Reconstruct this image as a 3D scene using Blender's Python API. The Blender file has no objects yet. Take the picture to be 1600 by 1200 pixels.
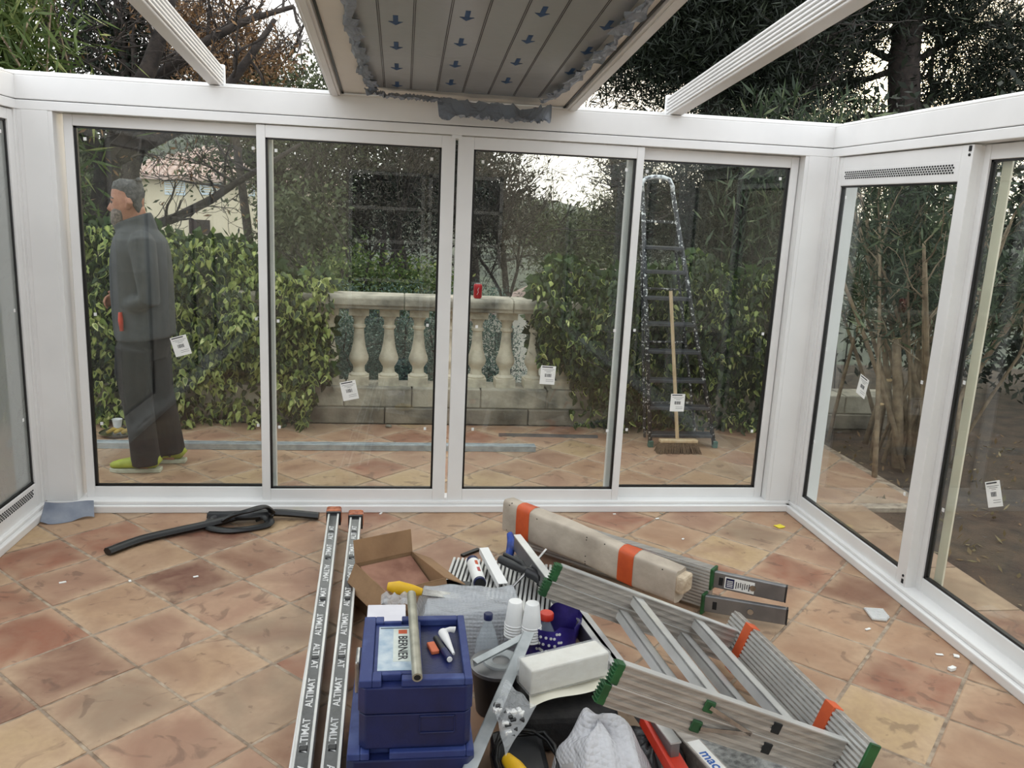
import bpy, math, random
import numpy as np
from mathutils import Vector, Matrix

# ------------------------------------------------------------------ camera, sky, exposure
scene = bpy.context.scene
COL = scene.collection
CAM_H = 1.70
PITCH, ROLL, YAW, FPX = 0.2111, 0.0481, 0.1382, 1288.1     # radians / focal length in px of a 1600 px frame
YW, XL, XR = 4.426, -1.853, 2.329                           # inner faces of the three glazed walls
YH = -3.00                                                  # house facade behind the camera

def _axes():
    f = Vector((0, math.cos(PITCH), -math.sin(PITCH))); r = Vector((1, 0, 0)); u = r.cross(f)
    c, s = math.cos(ROLL), math.sin(ROLL)
    r2, u2 = r*c + u*s, u*c - r*s
    rot = Matrix.Rotation(-YAW, 3, 'Z')
    return rot @ r2, rot @ u2, rot @ f
CR, CU, CF = _axes()
cam_data = bpy.data.cameras.new('camera'); cam_data.sensor_fit = 'HORIZONTAL'; cam_data.sensor_width = 36.0
cam_data.lens = FPX/1600*36.0; cam_data.clip_start = 0.05; cam_data.clip_end = 400
cam = bpy.data.objects.new('camera', cam_data); COL.objects.link(cam)
m = Matrix((CR, CU, -CF)).transposed().to_4x4(); m.translation = Vector((0, 0, CAM_H)); cam.matrix_world = m
scene.camera = cam

SUN_DIR = Vector((0.581, 0.991, 0.18)).normalized()
world = bpy.data.worlds.new('evening_sky'); scene.world = world; world.use_nodes = True
nt = world.node_tree; nt.nodes.clear()
wo = nt.nodes.new('ShaderNodeOutputWorld'); bg = nt.nodes.new('ShaderNodeBackground')
tc = nt.nodes.new('ShaderNodeTexCoord'); dot = nt.nodes.new('ShaderNodeVectorMath'); dot.operation = 'DOT_PRODUCT'
dot.inputs[1].default_value = SUN_DIR
nt.links.new(tc.outputs['Generated'], dot.inputs[0])
rmp = nt.nodes.new('ShaderNodeValToRGB')
el = rmp.color_ramp.elements
el[0].position = 0.0; el[0].color = (0.90, 0.945, 1.0, 1)
el[1].position = 0.9; el[1].color = (1.0, 0.97, 0.91, 1)
e = el.new(0.99); e.color = (1.25, 1.1, 0.85, 1)
e = el.new(0.9988); e.color = (2.2, 1.8, 1.2, 1)
e = el.new(0.99965); e.color = (9, 7.4, 4.8, 1)
nt.links.new(dot.outputs['Value'], rmp.inputs['Fac'])
nt.links.new(rmp.outputs['Color'], bg.inputs['Color']); bg.inputs['Strength'].default_value = 1.0
nt.links.new(bg.outputs[0], wo.inputs[0])

scene.view_settings.view_transform = 'Standard'
try: scene.view_settings.look = 'None'
except Exception: pass
scene.view_settings.gamma = 1.0
scene.view_settings.use_curve_mapping = False
scene.view_settings.exposure = 1.22

# ------------------------------------------------------------------ helpers
rng = np.random.default_rng(7); random.seed(7)
def _ray(u, w):
    return CR*((u-800)/FPX) - CU*((w-600)/FPX) + CF
def P(u, w, y):                      # the point of the place seen at photo pixel (u, w) on the vertical plane y
    d = _ray(u, w); return Vector((0, 0, CAM_H)) + d*(y/d.y)
def PZ(u, w, z=0.0):                 # ... at height z
    d = _ray(u, w); return Vector((0, 0, CAM_H)) + d*((z-CAM_H)/d.z)
def PX(u, w, x):                     # ... on the vertical plane x
    d = _ray(u, w); return Vector((0, 0, CAM_H)) + d*(x/d.x)

def srgb(r, g, b):
    def f(c):
        c /= 255.0
        return c/12.92 if c <= 0.04045 else ((c+0.055)/1.055)**2.4
    return (f(r), f(g), f(b), 1.0)

class MB:
    def __init__(s): s.v = []; s.f = []; s.m = []
    def add(s, vs, fs, mi=0):
        o = len(s.v); s.v.extend([tuple(x) for x in vs]); s.f.extend([tuple(i+o for i in f) for f in fs]); s.m.extend([mi]*len(fs)); return s
    def box(s, x0, x1, y0, y1, z0, z1, M=None, mi=0):
        if x0 > x1: x0, x1 = x1, x0
        if y0 > y1: y0, y1 = y1, y0
        if z0 > z1: z0, z1 = z1, z0
        vs = [Vector(p) for p in ((x0,y0,z0),(x1,y0,z0),(x1,y1,z0),(x0,y1,z0),(x0,y0,z1),(x1,y0,z1),(x1,y1,z1),(x0,y1,z1))]
        if M is not None: vs = [M @ p for p in vs]
        return s.add(vs, ((3,2,1,0),(4,5,6,7),(0,1,5,4),(1,2,6,5),(2,3,7,6),(3,0,4,7)), mi)
    def bar(s, p0, p1, w, h, up=(0,0,1), mi=0, off=(0,0)):
        p0, p1 = Vector(p0), Vector(p1); M = frame(p0, p1, up); L = (p1-p0).length
        return s.box(off[0]-w/2, off[0]+w/2, 0, L, off[1]-h/2, off[1]+h/2, M, mi)
    def tube(s, pts, rad, seg=8, side=None, caps=True, mi=0):
        pts = [Vector(p) for p in pts]; n = len(pts)
        if not isinstance(rad, (list, tuple)): rad = [rad]*n
        rings = []; ref = Vector(side) if side is not None else None
        for i, p in enumerate(pts):
            t = (pts[min(i+1, n-1)] - pts[max(i-1, 0)]); t = t.normalized() if t.length > 1e-9 else Vector((0,0,1))
            if ref is None:
                ref = Vector((0,0,1)) if abs(t.z) < 0.9 else Vector((1,0,0))
            a = ref - t*ref.dot(t)
            a = a.normalized() if a.length > 1e-6 else t.orthogonal().normalized()
            b = t.cross(a)
            if side is None: ref = a
            r = rad[i]; ra, rb = r if isinstance(r, (list, tuple)) else (r, r)
            rings.append([p + a*(ra*math.cos(2*math.pi*k/seg)) + b*(rb*math.sin(2*math.pi*k/seg)) for k in range(seg)])
        vs = [q for r in rings for q in r]; fs = []
        for i in range(n-1):
            for k in range(seg):
                k2 = (k+1) % seg; fs.append((i*seg+k, i*seg+k2, (i+1)*seg+k2, (i+1)*seg+k))
        if caps: fs.append(tuple(reversed(range(seg)))); fs.append(tuple((n-1)*seg+k for k in range(seg)))
        return s.add(vs, fs, mi)
    def lathe(s, prof, seg=16, M=None, mi=0):
        vs = []; fs = []; n = len(prof)
        for r, z in prof:
            for k in range(seg):
                a = 2*math.pi*k/seg; vs.append(Vector((r*math.cos(a), r*math.sin(a), z)))
        if M is not None: vs = [M @ p for p in vs]
        for i in range(n-1):
            for k in range(seg):
                k2 = (k+1) % seg; fs.append((i*seg+k, i*seg+k2, (i+1)*seg+k2, (i+1)*seg+k))
        fs.append(tuple(reversed(range(seg)))); fs.append(tuple((n-1)*seg+k for k in range(seg)))
        return s.add(vs, fs, mi)
    def prism(s, poly, z0, z1, M=None, mi=0):
        n = len(poly); vs = [Vector((x, y, z0)) for x, y in poly] + [Vector((x, y, z1)) for x, y in poly]
        if M is not None: vs = [M @ p for p in vs]
        fs = [tuple(reversed(range(n))), tuple(range(n, 2*n))] + [(i, (i+1) % n, n+(i+1) % n, n+i) for i in range(n)]
        return s.add(vs, fs, mi)
    def grid(s, fn, nu, nv, mi=0):
        vs = [fn(i/nu, j/nv) for j in range(nv+1) for i in range(nu+1)]; w = nu+1
        return s.add(vs, [(j*w+i, j*w+i+1, (j+1)*w+i+1, (j+1)*w+i) for j in range(nv) for i in range(nu)], mi)
    def mesh(s, name, mats, smooth=False):
        me = bpy.data.meshes.new(name); me.from_pydata([tuple(v) for v in s.v], [], s.f)
        for mt in (mats if isinstance(mats, (list, tuple)) else [mats]): me.materials.append(mt)
        if len(me.materials) > 1: me.polygons.foreach_set('material_index', s.m)
        if smooth is not False:
            me.polygons.foreach_set('use_smooth', [True]*len(me.polygons))
            if smooth is not True: me.set_sharp_from_angle(angle=math.radians(smooth))
        me.update(); return me
    def build(s, name, mats, parent=None, smooth=False, bevel=0, seg=1, **tags):
        return obj(name, s.mesh(name, mats, smooth), parent, bevel=bevel, seg=seg, **tags)

def frame(p0, p1, up=(0,0,1)):       # local y runs p0 -> p1, local z as near as possible to up
    p0, p1 = Vector(p0), Vector(p1); y = (p1-p0).normalized(); u = Vector(up)
    x = y.cross(u)
    if x.length < 1e-5: x = y.orthogonal()
    x.normalize(); z = x.cross(y)
    M = Matrix((x, y, z)).transposed().to_4x4(); M.translation = p0; return M
def rotz(a, loc=(0,0,0)):
    M = Matrix.Rotation(a, 4, 'Z'); M.translation = Vector(loc); return M

def tag(o, label=None, category=None, group=None, kind=None):
    if label: o['label'] = label
    if category: o['category'] = category
    if group: o['group'] = group
    if kind: o['kind'] = kind
    return o
def obj(name, me, parent=None, bevel=0, seg=1, loc=None, **tags):
    o = bpy.data.objects.new(name, me); COL.objects.link(o)
    if parent is not None:
        o.parent = parent; o.matrix_parent_inverse = PINV[parent.name]
    if bevel:
        b = o.modifiers.new('bevel', 'BEVEL'); b.width = bevel; b.segments = seg; b.limit_method = 'ANGLE'; b.angle_limit = math.radians(40)
    PINV[o.name] = Matrix.Identity(4) if parent is None else Matrix.Identity(4)
    return tag(o, **tags)
PINV = {}
def thing(name, loc, label=None, category=None, group=None, kind=None):
    o = bpy.data.objects.new(name, None); COL.objects.link(o); o.location = Vector(loc); o.empty_display_size = 0.05
    PINV[o.name] = Matrix.Translation(-Vector(loc))
    return tag(o, label, category, group, kind)

def text_mesh(body, size, mat, extrude=0.0, align='CENTER', bold=0.0):
    cu = bpy.data.curves.new('lettering', 'FONT'); cu.body = body; cu.size = size; cu.extrude = extrude; cu.offset = bold
    cu.align_x = align; cu.align_y = 'CENTER'; cu.resolution_u = 2
    o = bpy.data.objects.new('lettering_source', cu); COL.objects.link(o)
    bpy.context.view_layer.update()
    dg = bpy.context.evaluated_depsgraph_get()
    me = bpy.data.meshes.new_from_object(o.evaluated_get(dg)); me.name = 'lettering'
    bpy.data.objects.remove(o); bpy.data.curves.remove(cu)
    me.materials.clear(); me.materials.append(mat); return me

# ------------------------------------------------------------------ materials
def new_mat(name):
    mt = bpy.data.materials.new(name); mt.use_nodes = True
    return mt, mt.node_tree, mt.node_tree.nodes['Principled BSDF']
def mk(name, c1, c2=None, scale=8.0, rough=0.5, metal=0.0, bump=0.0, bscale=None, detail=4, stretch=None, spec=None, rough2=None, lo=0.35, hi=0.65):
    mt, t, b = new_mat(name); L = t.links.new
    b.inputs['Roughness'].default_value = rough; b.inputs['Metallic'].default_value = metal
    if spec is not None: b.inputs['Specular IOR Level'].default_value = spec
    tcn = t.nodes.new('ShaderNodeTexCoord'); mp = t.nodes.new('ShaderNodeMapping'); L(tcn.outputs['Object'], mp.inputs['Vector'])
    if stretch: mp.inputs['Scale'].default_value = stretch
    nz = t.nodes.new('ShaderNodeTexNoise'); nz.inputs['Scale'].default_value = scale; nz.inputs['Detail'].default_value = detail
    L(mp.outputs['Vector'], nz.inputs['Vector'])
    if c2 is None: c2 = tuple(min(1, x*0.86) for x in c1[:3]) + (1,)
    r = t.nodes.new('ShaderNodeValToRGB'); r.color_ramp.elements[0].position = lo; r.color_ramp.elements[1].position = hi
    r.color_ramp.elements[0].color = c1; r.color_ramp.elements[1].color = c2
    L(nz.outputs['Fac'], r.inputs['Fac']); L(r.outputs['Color'], b.inputs['Base Color'])
    if rough2 is not None:
        mr = t.nodes.new('ShaderNodeMapRange'); mr.inputs['To Min'].default_value = rough; mr.inputs['To Max'].default_value = rough2
        L(nz.outputs['Fac'], mr.inputs['Value']); L(mr.outputs['Result'], b.inputs['Roughness'])
    if bump:
        n2 = t.nodes.new('ShaderNodeTexNoise'); n2.inputs['Scale'].default_value = bscale or scale*4; n2.inputs['Detail'].default_value = 5
        L(mp.outputs['Vector'], n2.inputs['Vector'])
        bp = t.nodes.new('ShaderNodeBump'); bp.inputs['Strength'].default_value = bump; bp.inputs['Distance'].default_value = 0.01
        L(n2.outputs['Fac'], bp.inputs['Height']); L(bp.outputs['Normal'], b.inputs['Normal'])
    return mt
def glass_mat(name, tint, base=0.035, gain=0.9, dirt=0.0):
    mt = bpy.data.materials.new(name); mt.use_nodes = True; t = mt.node_tree; t.nodes.clear(); L = t.links.new
    out = t.nodes.new('ShaderNodeOutputMaterial'); mix = t.nodes.new('ShaderNodeMixShader')
    tr = t.nodes.new('ShaderNodeBsdfTransparent'); tr.inputs['Color'].default_value = tint
    gl = t.nodes.new('ShaderNodeBsdfGlossy'); gl.inputs['Roughness'].default_value = 0.0
    lw = t.nodes.new('ShaderNodeLayerWeight'); lw.inputs['Blend'].default_value = 0.5
    pw = t.nodes.new('ShaderNodeMath'); pw.operation = 'POWER'; pw.inputs[1].default_value = 5.0
    ma = t.nodes.new('ShaderNodeMath'); ma.operation = 'MULTIPLY_ADD'; ma.inputs[1].default_value = gain; ma.inputs[2].default_value = base; ma.use_clamp = True
    L(lw.outputs['Facing'], pw.inputs[0]); L(pw.outputs[0], ma.inputs[0]); L(ma.outputs[0], mix.inputs['Fac'])
    last = tr.outputs[0]
    if dirt:
        df = t.nodes.new('ShaderNodeBsdfDiffuse'); df.inputs['Color'].default_value = (0.75, 0.76, 0.75, 1)
        tcn = t.nodes.new('ShaderNodeTexCoord'); nz = t.nodes.new('ShaderNodeTexNoise'); nz.inputs['Scale'].default_value = 2.5; nz.inputs['Detail'].default_value = 6
        L(tcn.outputs['Object'], nz.inputs['Vector'])
        mr = t.nodes.new('ShaderNodeMapRange'); mr.inputs['From Min'].default_value = 0.35; mr.inputs['From Max'].default_value = 0.8
        mr.inputs['To Max'].default_value = dirt; L(nz.outputs['Fac'], mr.inputs['Value'])
        m2 = t.nodes.new('ShaderNodeMixShader'); L(mr.outputs['Result'], m2.inputs['Fac']); L(tr.outputs[0], m2.inputs[1]); L(df.outputs[0], m2.inputs[2]); last = m2.outputs[0]
    L(last, mix.inputs[1]); L(gl.outputs[0], mix.inputs[2]); L(mix.outputs[0], out.inputs['Surface'])
    return mt
def film_mat(name, color, opacity, rough=0.15, bubble=0.0, crinkle=0.0, cscale=14.0, gloss=0.25):
    mt = bpy.data.materials.new(name); mt.use_nodes = True; t = mt.node_tree; t.nodes.clear(); L = t.links.new
    out = t.nodes.new('ShaderNodeOutputMaterial'); mix = t.nodes.new('ShaderNodeMixShader'); mix.inputs['Fac'].default_value = opacity
    tr = t.nodes.new('ShaderNodeBsdfTransparent'); b = t.nodes.new('ShaderNodeBsdfPrincipled')
    b.inputs['Base Color'].default_value = color; b.inputs['Roughness'].default_value = rough
    tcn = t.nodes.new('ShaderNodeTexCoord'); h = None
    if bubble:
        vo = t.nodes.new('ShaderNodeTexVoronoi'); vo.inputs['Scale'].default_value = bubble; vo.inputs['Randomness'].default_value = 0.15
        L(tcn.outputs['Object'], vo.inputs['Vector']); h = vo.outputs['Distance']; st = -0.8
    if crinkle:
        nz = t.nodes.new('ShaderNodeTexNoise'); nz.inputs['Scale'].default_value = cscale; nz.inputs['Detail'].default_value = 8; nz.inputs['Distortion'].default_value = 1.2
        L(tcn.outputs['Object'], nz.inputs['Vector'])
        bp0 = t.nodes.new('ShaderNodeBump'); bp0.inputs['Strength'].default_value = crinkle; bp0.inputs['Distance'].default_value = 0.03
        L(nz.outputs['Fac'], bp0.inputs['Height']); L(bp0.outputs['Normal'], b.inputs['Normal'])
    if h is not None:
        bp = t.nodes.new('ShaderNodeBump'); bp.inputs['Strength'].default_value = 0.9; bp.inputs['Distance'].default_value = 0.006; bp.invert = True
        L(h, bp.inputs['Height'])
        if crinkle: L(bp0.outputs['Normal'], bp.inputs['Normal'])
        L(bp.outputs['Normal'], b.inputs['Normal'])
    L(tr.outputs[0], mix.inputs[1]); L(b.outputs[0], mix.inputs[2]); L(mix.outputs[0], out.inputs['Surface'])
    return mt
def leaf_mat(name, c1, c2, c3=None, trans=0.25, rough=0.55):
    mt, t, b = new_mat(name); L = t.links.new
    g = t.nodes.new('ShaderNodeNewGeometry'); r = t.nodes.new('ShaderNodeValToRGB')
    r.color_ramp.elements[0].color = c1; r.color_ramp.elements[1].color = c2
    if c3: e_ = r.color_ramp.elements.new(0.85); e_.color = c2; r.color_ramp.elements[-1].color = c3
    L(g.outputs['Random Per Island'], r.inputs['Fac']); L(r.outputs['Color'], b.inputs['Base Color'])
    b.inputs['Roughness'].default_value = rough; b.inputs['Specular IOR Level'].default_value = 0.3
    tl = t.nodes.new('ShaderNodeBsdfTranslucent'); L(r.outputs['Color'], tl.inputs['Color'])
    mix = t.nodes.new('ShaderNodeMixShader'); mix.inputs['Fac'].default_value = trans
    L(b.outputs[0], mix.inputs[1]); L(tl.outputs[0], mix.inputs[2]); L(mix.outputs[0], t.nodes['Material Output'].inputs['Surface'])
    return mt
def tile_mat():
    mt, t, b = new_mat('terracotta_tile'); L = t.links.new
    oi = t.nodes.new('ShaderNodeObjectInfo'); tcn = t.nodes.new('ShaderNodeTexCoord')
    mul = t.nodes.new('ShaderNodeMath'); mul.operation = 'MULTIPLY'; mul.inputs[1].default_value = 37.0; L(oi.outputs['Random'], mul.inputs[0])
    add = t.nodes.new('ShaderNodeVectorMath'); add.operation = 'ADD'; L(tcn.outputs['Object'], add.inputs[0]); L(mul.outputs[0], add.inputs[1])
    def noise(scale, detail, lo, hi, dist=0.0):
        n = t.nodes.new('ShaderNodeTexNoise'); n.inputs['Scale'].default_value = scale; n.inputs['Detail'].default_value = detail; n.inputs['Distortion'].default_value = dist
        L(add.outputs[0], n.inputs['Vector'])
        mr = t.nodes.new('ShaderNodeMapRange'); mr.inputs['From Min'].default_value = lo; mr.inputs['From Max'].default_value = hi; L(n.outputs['Fac'], mr.inputs['Value']); return mr.outputs['Result']
    def mixc(fac, a, bcol, mode='MIX', amt=1.0):
        mx = t.nodes.new('ShaderNodeMix'); mx.data_type = 'RGBA'; mx.blend_type = mode
        if amt != 1.0:
            mm = t.nodes.new('ShaderNodeMath'); mm.operation = 'MULTIPLY'; mm.inputs[1].default_value = amt; L(fac, mm.inputs[0]); fac = mm.outputs[0]
        L(fac, mx.inputs['Factor'])
        for k, c in ((6, a), (7, bcol)):
            if isinstance(c, tuple): mx.inputs[k].default_value = c
            else: L(c, mx.inputs[k])
        return mx.outputs[2]
    c = oi.outputs['Color']
    sp = t.nodes.new('ShaderNodeSeparateXYZ'); L(tcn.outputs['Object'], sp.inputs[0])
    def mth(op, a, b_=None):
        n = t.nodes.new('ShaderNodeMath'); n.operation = op
        for k, x in enumerate((a, b_)):
            if x is None: continue
            if isinstance(x, (int, float)): n.inputs[k].default_value = x
            else: L(x, n.inputs[k])
        return n.outputs[0]
    ed = mth('MAXIMUM', mth('ABSOLUTE', mth('ADD', sp.outputs['X'], sp.outputs['Y'])), mth('ABSOLUTE', mth('SUBTRACT', sp.outputs['X'], sp.outputs['Y'])))
    emr = t.nodes.new('ShaderNodeMapRange'); emr.interpolation_type = 'SMOOTHSTEP'; emr.inputs['From Min'].default_value = 0.13; emr.inputs['From Max'].default_value = 0.24; L(ed, emr.inputs['Value'])
    c = mixc(noise(4.5, 6, 0.42, 0.66, 0.6), c, srgb(182, 152, 124), amt=0.5)
    c = mixc(noise(2.6, 5, 0.47, 0.68, 0.9), c, srgb(122, 84, 66), amt=0.55)
    c = mixc(mth('MULTIPLY', emr.outputs['Result'], noise(5, 5, 0.35, 0.6, 0.5)), c, srgb(192, 166, 136), amt=0.55)
    c = mixc(noise(7.0, 8, 0.60, 0.66, 1.5), c, srgb(76, 54, 44), amt=0.45)
    c = mixc(noise(40, 6, 0.35, 0.75), c, srgb(142, 112, 90), amt=0.3)
    L(c, b.inputs['Base Color'])
    rr = t.nodes.new('ShaderNodeMapRange'); rr.inputs['To Min'].default_value = 0.42; rr.inputs['To Max'].default_value = 0.7
    n2 = t.nodes.new('ShaderNodeTexNoise'); n2.inputs['Scale'].default_value = 6; L(add.outputs[0], n2.inputs['Vector']); L(n2.outputs['Fac'], rr.inputs['Value']); L(rr.outputs['Result'], b.inputs['Roughness'])
    n3 = t.nodes.new('ShaderNodeTexNoise'); n3.inputs['Scale'].default_value = 9; n3.inputs['Detail'].default_value = 8; L(add.outputs[0], n3.inputs['Vector'])
    bp = t.nodes.new('ShaderNodeBump'); bp.inputs['Strength'].default_value = 0.25; bp.inputs['Distance'].default_value = 0.008; L(n3.outputs['Fac'], bp.inputs['Height']); L(bp.outputs['Normal'], b.inputs['Normal'])
    return mt

WHITE = mk('white_lacquered_aluminium', srgb(228,227,225), srgb(221,220,218), 3, rough=0.32)
WHITE2 = mk('white_plastic', srgb(232,232,230), srgb(222,222,220), 6, rough=0.4)
CREAM = mk('cream_finish', srgb(232,222,200), srgb(222,212,190), 6, rough=0.5)
BLACK = mk('black_rubber', srgb(11,11,12), srgb(18,18,19), 10, rough=0.4)
BLACKP = mk('black_plastic', srgb(26,27,29), srgb(40,41,43), 12, rough=0.4)
DARKG = mk('dark_hole', srgb(12,12,12), srgb(18,18,18), 10, rough=0.8)
GLASS = glass_mat('pane_glass', (0.92, 0.945, 0.935, 1), 0.042, 0.8, dirt=0.015)
GLASSF = film_mat('pane_with_film', srgb(150,154,150), 0.62, rough=0.25, crinkle=0.3, cscale=6)
ALU = mk('aluminium_profile', srgb(178,172,165), srgb(148,143,137), 5, rough=0.4, metal=0.45, stretch=(1,12,12))
ALU2 = mk('bright_aluminium', srgb(214,214,211), srgb(192,192,190), 6, rough=0.32, metal=0.4)
ALUD = mk('dull_aluminium', srgb(140,140,140), srgb(118,118,120), 8, rough=0.45, metal=0.7)
GALV = mk('galvanised_steel', srgb(190,196,198), srgb(158,165,168), 14, rough=0.34, metal=0.4)
STEEL = mk('polished_steel', srgb(190,190,190), srgb(150,150,150), 20, rough=0.25, metal=1.0)
GREEN = mk('green_plastic', srgb(32,88,44), srgb(22,66,34), 20, rough=0.45)
ORANGE = mk('orange_tape', srgb(205,88,40), srgb(186,76,36), 14, rough=0.5)
PAPER = mk('white_paper', srgb(236,236,232), srgb(226,226,222), 12, rough=0.7)
INK = mk('black_ink', srgb(38,38,42), srgb(52,52,56), 30, rough=0.7)
BLUEINK = mk('blue_ink', srgb(22,62,104), srgb(30,72,116), 30, rough=0.6)
WHITEINK = mk('white_print', srgb(226,226,224), srgb(206,206,204), 60, rough=0.6)
GROUT = mk('grout', srgb(172,156,136), srgb(120,102,86), 18, rough=0.9, bump=0.4, bscale=60)
TILE = tile_mat()
STONE = mk('weathered_stone', srgb(176,168,150), srgb(96,92,82), 5, rough=0.85, bump=0.5, bscale=40, detail=9, lo=0.42, hi=0.72)
STONE2 = mk('stained_base_stone', srgb(150,140,124), srgb(72,66,56), 4, rough=0.9, bump=0.6, bscale=30, detail=9, lo=0.35, hi=0.7)
BALUS = mk('baluster_stone', srgb(206,196,174), srgb(140,132,116), 9, rough=0.8, bump=0.3, bscale=50, detail=8, lo=0.45, hi=0.8)
# ------------------------------------------------------------------ floor and terrace: every tile its own piece
PITCH_T = 0.339; C45 = math.sqrt(0.5)
def clip(poly, f):                    # keep where f >= 0 (f linear)
    out = []
    for i, p in enumerate(poly):
        q = poly[(i+1) % len(poly)]; a, b = f(p), f(q)
        if a >= 0: out.append(p)
        if (a >= 0) != (b >= 0):
            k = a/(a-b); out.append((p[0]+(q[0]-p[0])*k, p[1]+(q[1]-p[1])*k))
    return out
def area(poly): return abs(sum(p[0]*q[1]-q[0]*p[1] for p, q in zip(poly, poly[1:]+poly[:1])))/2
def tile_mesh(poly, name='tile'):
    b = MB(); cx = sum(p[0] for p in poly)/len(poly); cy = sum(p[1] for p in poly)/len(poly); n = len(poly)
    k = 0.975
    vs = [(p[0], p[1], -0.012) for p in poly] + [(p[0], p[1], -0.0022) for p in poly] + [(cx+(p[0]-cx)*k, cy+(p[1]-cy)*k, 0) for p in poly]
    fs = [tuple(range(2*n, 3*n))]
    for i in range(n):
        j = (i+1) % n; fs += [(i, j, n+j, n+i), (n+i, n+j, 2*n+j, 2*n+i)]
    b.add(vs, fs); return b.mesh(name, TILE)
RED, DRED, BEI, PNK, GRY, YEL, TAN, BRN = (srgb(124,82,64), srgb(94,60,48), srgb(146,122,98), srgb(138,110,92), srgb(128,112,94), srgb(150,130,100), srgb(140,112,90), srgb(110,80,62))
PAL = [BEI, BEI, PNK, PNK, TAN, TAN, GRY, YEL, RED]
known = [((299,906),DRED),((336,845),DRED),((397,873),BRN),((243,873),BEI),((126,906),PNK),((70,878),RED),((154,845),RED),((23,939),RED),((173,948),BEI),((364,943),PNK),((238,990),PNK),((98,1041),DRED),((61,990),RED),((406,990),GRY),((317,1037),BEI),((177,1097),GRY),((383,1088),GRY),((261,1149),PNK),((51,1149),YEL),((9,1088),DRED),((112,1196),RED),((439,1158),BRN),((448,901),PNK),((457,1032),RED),
 ((1055,815),PNK),((1190,837),GRY),((1147,866),YEL),((1121,888),RED),((1275,863),PNK),((1253,899),RED),((1330,921),BRN),((1220,932),TAN),((1319,972),TAN),((1286,1006),TAN),((1415,1057),RED),((1257,1057),TAN),((1380,1122),YEL),((1445,1001),TAN),((1523,1165),TAN),((1549,1092),TAN)]
known = [((PZ(*k).x, PZ(*k).y), c) for k, c in known]
half = (PITCH_T-0.012)/2
sq = [(-half,-half),(half,-half),(half,half),(-half,half)]
def rot45(p): return ((p[0]+p[1])*C45, (-p[0]+p[1])*C45)       # (dn, up) axes -> world
full_tile = tile_mesh([rot45(p) for p in sq])
def lay_tiles(parent, x0, x1, y0, y1, off_dn, off_up, ymin, extra=None):
    rs = random.Random(11)
    for i in range(-30, 30):
        for j in range(-30, 40):
            c = rot45((off_dn + (i+0.5)*PITCH_T, off_up + (j+0.5)*PITCH_T))
            if not (x0-0.3 < c[0] < x1+0.3 and max(y0, ymin)-0.3 < c[1] < y1+0.3): continue
            poly = [(c[0]+p[0], c[1]+p[1]) for p in map(rot45, sq)]
            inside = all(x0 <= p[0] <= x1 and y0 <= p[1] <= y1 for p in poly)
            if inside: me = full_tile
            else:
                for f in (lambda p: p[0]-x0, lambda p: x1-p[0], lambda p: p[1]-y0, lambda p: y1-p[1]): 
                    poly = clip(poly, f)
                    if len(poly) < 3: break
                if len(poly) < 3 or area(poly) < 0.002: continue
                me = tile_mesh([(p[0]-c[0], p[1]-c[1]) for p in poly])
            o = obj('tile', me, parent); o.location = (c[0], c[1], rs.uniform(-0.0015, 0.0015))
            o.rotation_euler = (rs.uniform(-.003,.003), rs.uniform(-.003,.003), 0)
            col = rs.choice(PAL)
            for (kx, ky), kc in known:
                if abs(kx-c[0]) + abs(ky-c[1]) < 0.2: col = kc
            f = rs.uniform(0.92, 1.06); o.color = (col[0]*f*1.38, col[1]*f*1.30, col[2]*f*1.22, 1)
floor = MB().box(XL-0.2, XR+0.03, YH-0.1, YW+0.03, -0.12, -0.0028).build('floor', GROUT, kind='structure')
lay_tiles(floor, XL-0.02, XR+0.02, YH, YW+0.01, 0.0319, 0.0132, 1.2)
TX1 = 2.86
terrace = MB().box(-4.2, TX1+0.45, YW+0.03, 6.34, -0.12, -0.0028).build('terrace', GROUT, kind='structure')
lay_tiles(terrace, -3.0, 3.25, YW+0.12, 6.28, 0.0319+0.088, 0.0132, 4.4)
# strip of paving outside the right wall
strip = MB().box(XR+0.03, TX1, YH, YW+0.03, -0.12, -0.006).build('paving_strip', GROUT, kind='structure')
for k in range(13):
    y1 = YW+0.11 - k*0.46
    t_ = obj('tile', tile_mesh([(-0.2,-0.225),(0.2,-0.225),(0.2,0.225),(-0.2,0.225)]), strip); t_.location = (XR+0.325, y1-0.23, 0.0); t_.color = [TAN, PNK, BEI, RED][k % 4]
SOIL = mk('leaf_strewn_soil', srgb(78,62,48), srgb(48,38,30), 7, rough=0.95, bump=0.8, bscale=70, detail=9)
HILLM = mk('distant_scrub', srgb(74,80,62), srgb(44,50,40), 0.6, rough=0.95, bump=0.6, bscale=3, detail=8)
MB().box(TX1, 16, -8, 9.5, -0.3, -0.03).build('garden_soil', SOIL, kind='structure')
MB().box(-16, XL-0.12, -8, YW+0.03, -0.3, -0.02).build('side_yard', mk('pale_bounce_ground', srgb(196,190,178), srgb(168,162,150), 12, rough=0.9, bump=0.5, bscale=60), kind='structure')  # ground coloured pale to bounce light in through the left windows
# lower garden and hillside
def hill(u, v):
    x = -70 + 150*u; y = 6.9 + 75*v**1.5
    z = -1.6 + max(0, y-16)*0.05 + (0.9*math.sin(x*0.21)+0.6*math.sin(x*0.37+2))*min(1, max(0,(y-12)/20))
    if y > 40: z += (y-40)*0.10*(0.05+0.95*(1/(1+math.exp((x+4)*0.3)))) 
    return (x, y, z)
MB().grid(hill, 60, 30).build('hillside', HILLM, smooth=True, kind='structure')

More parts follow.
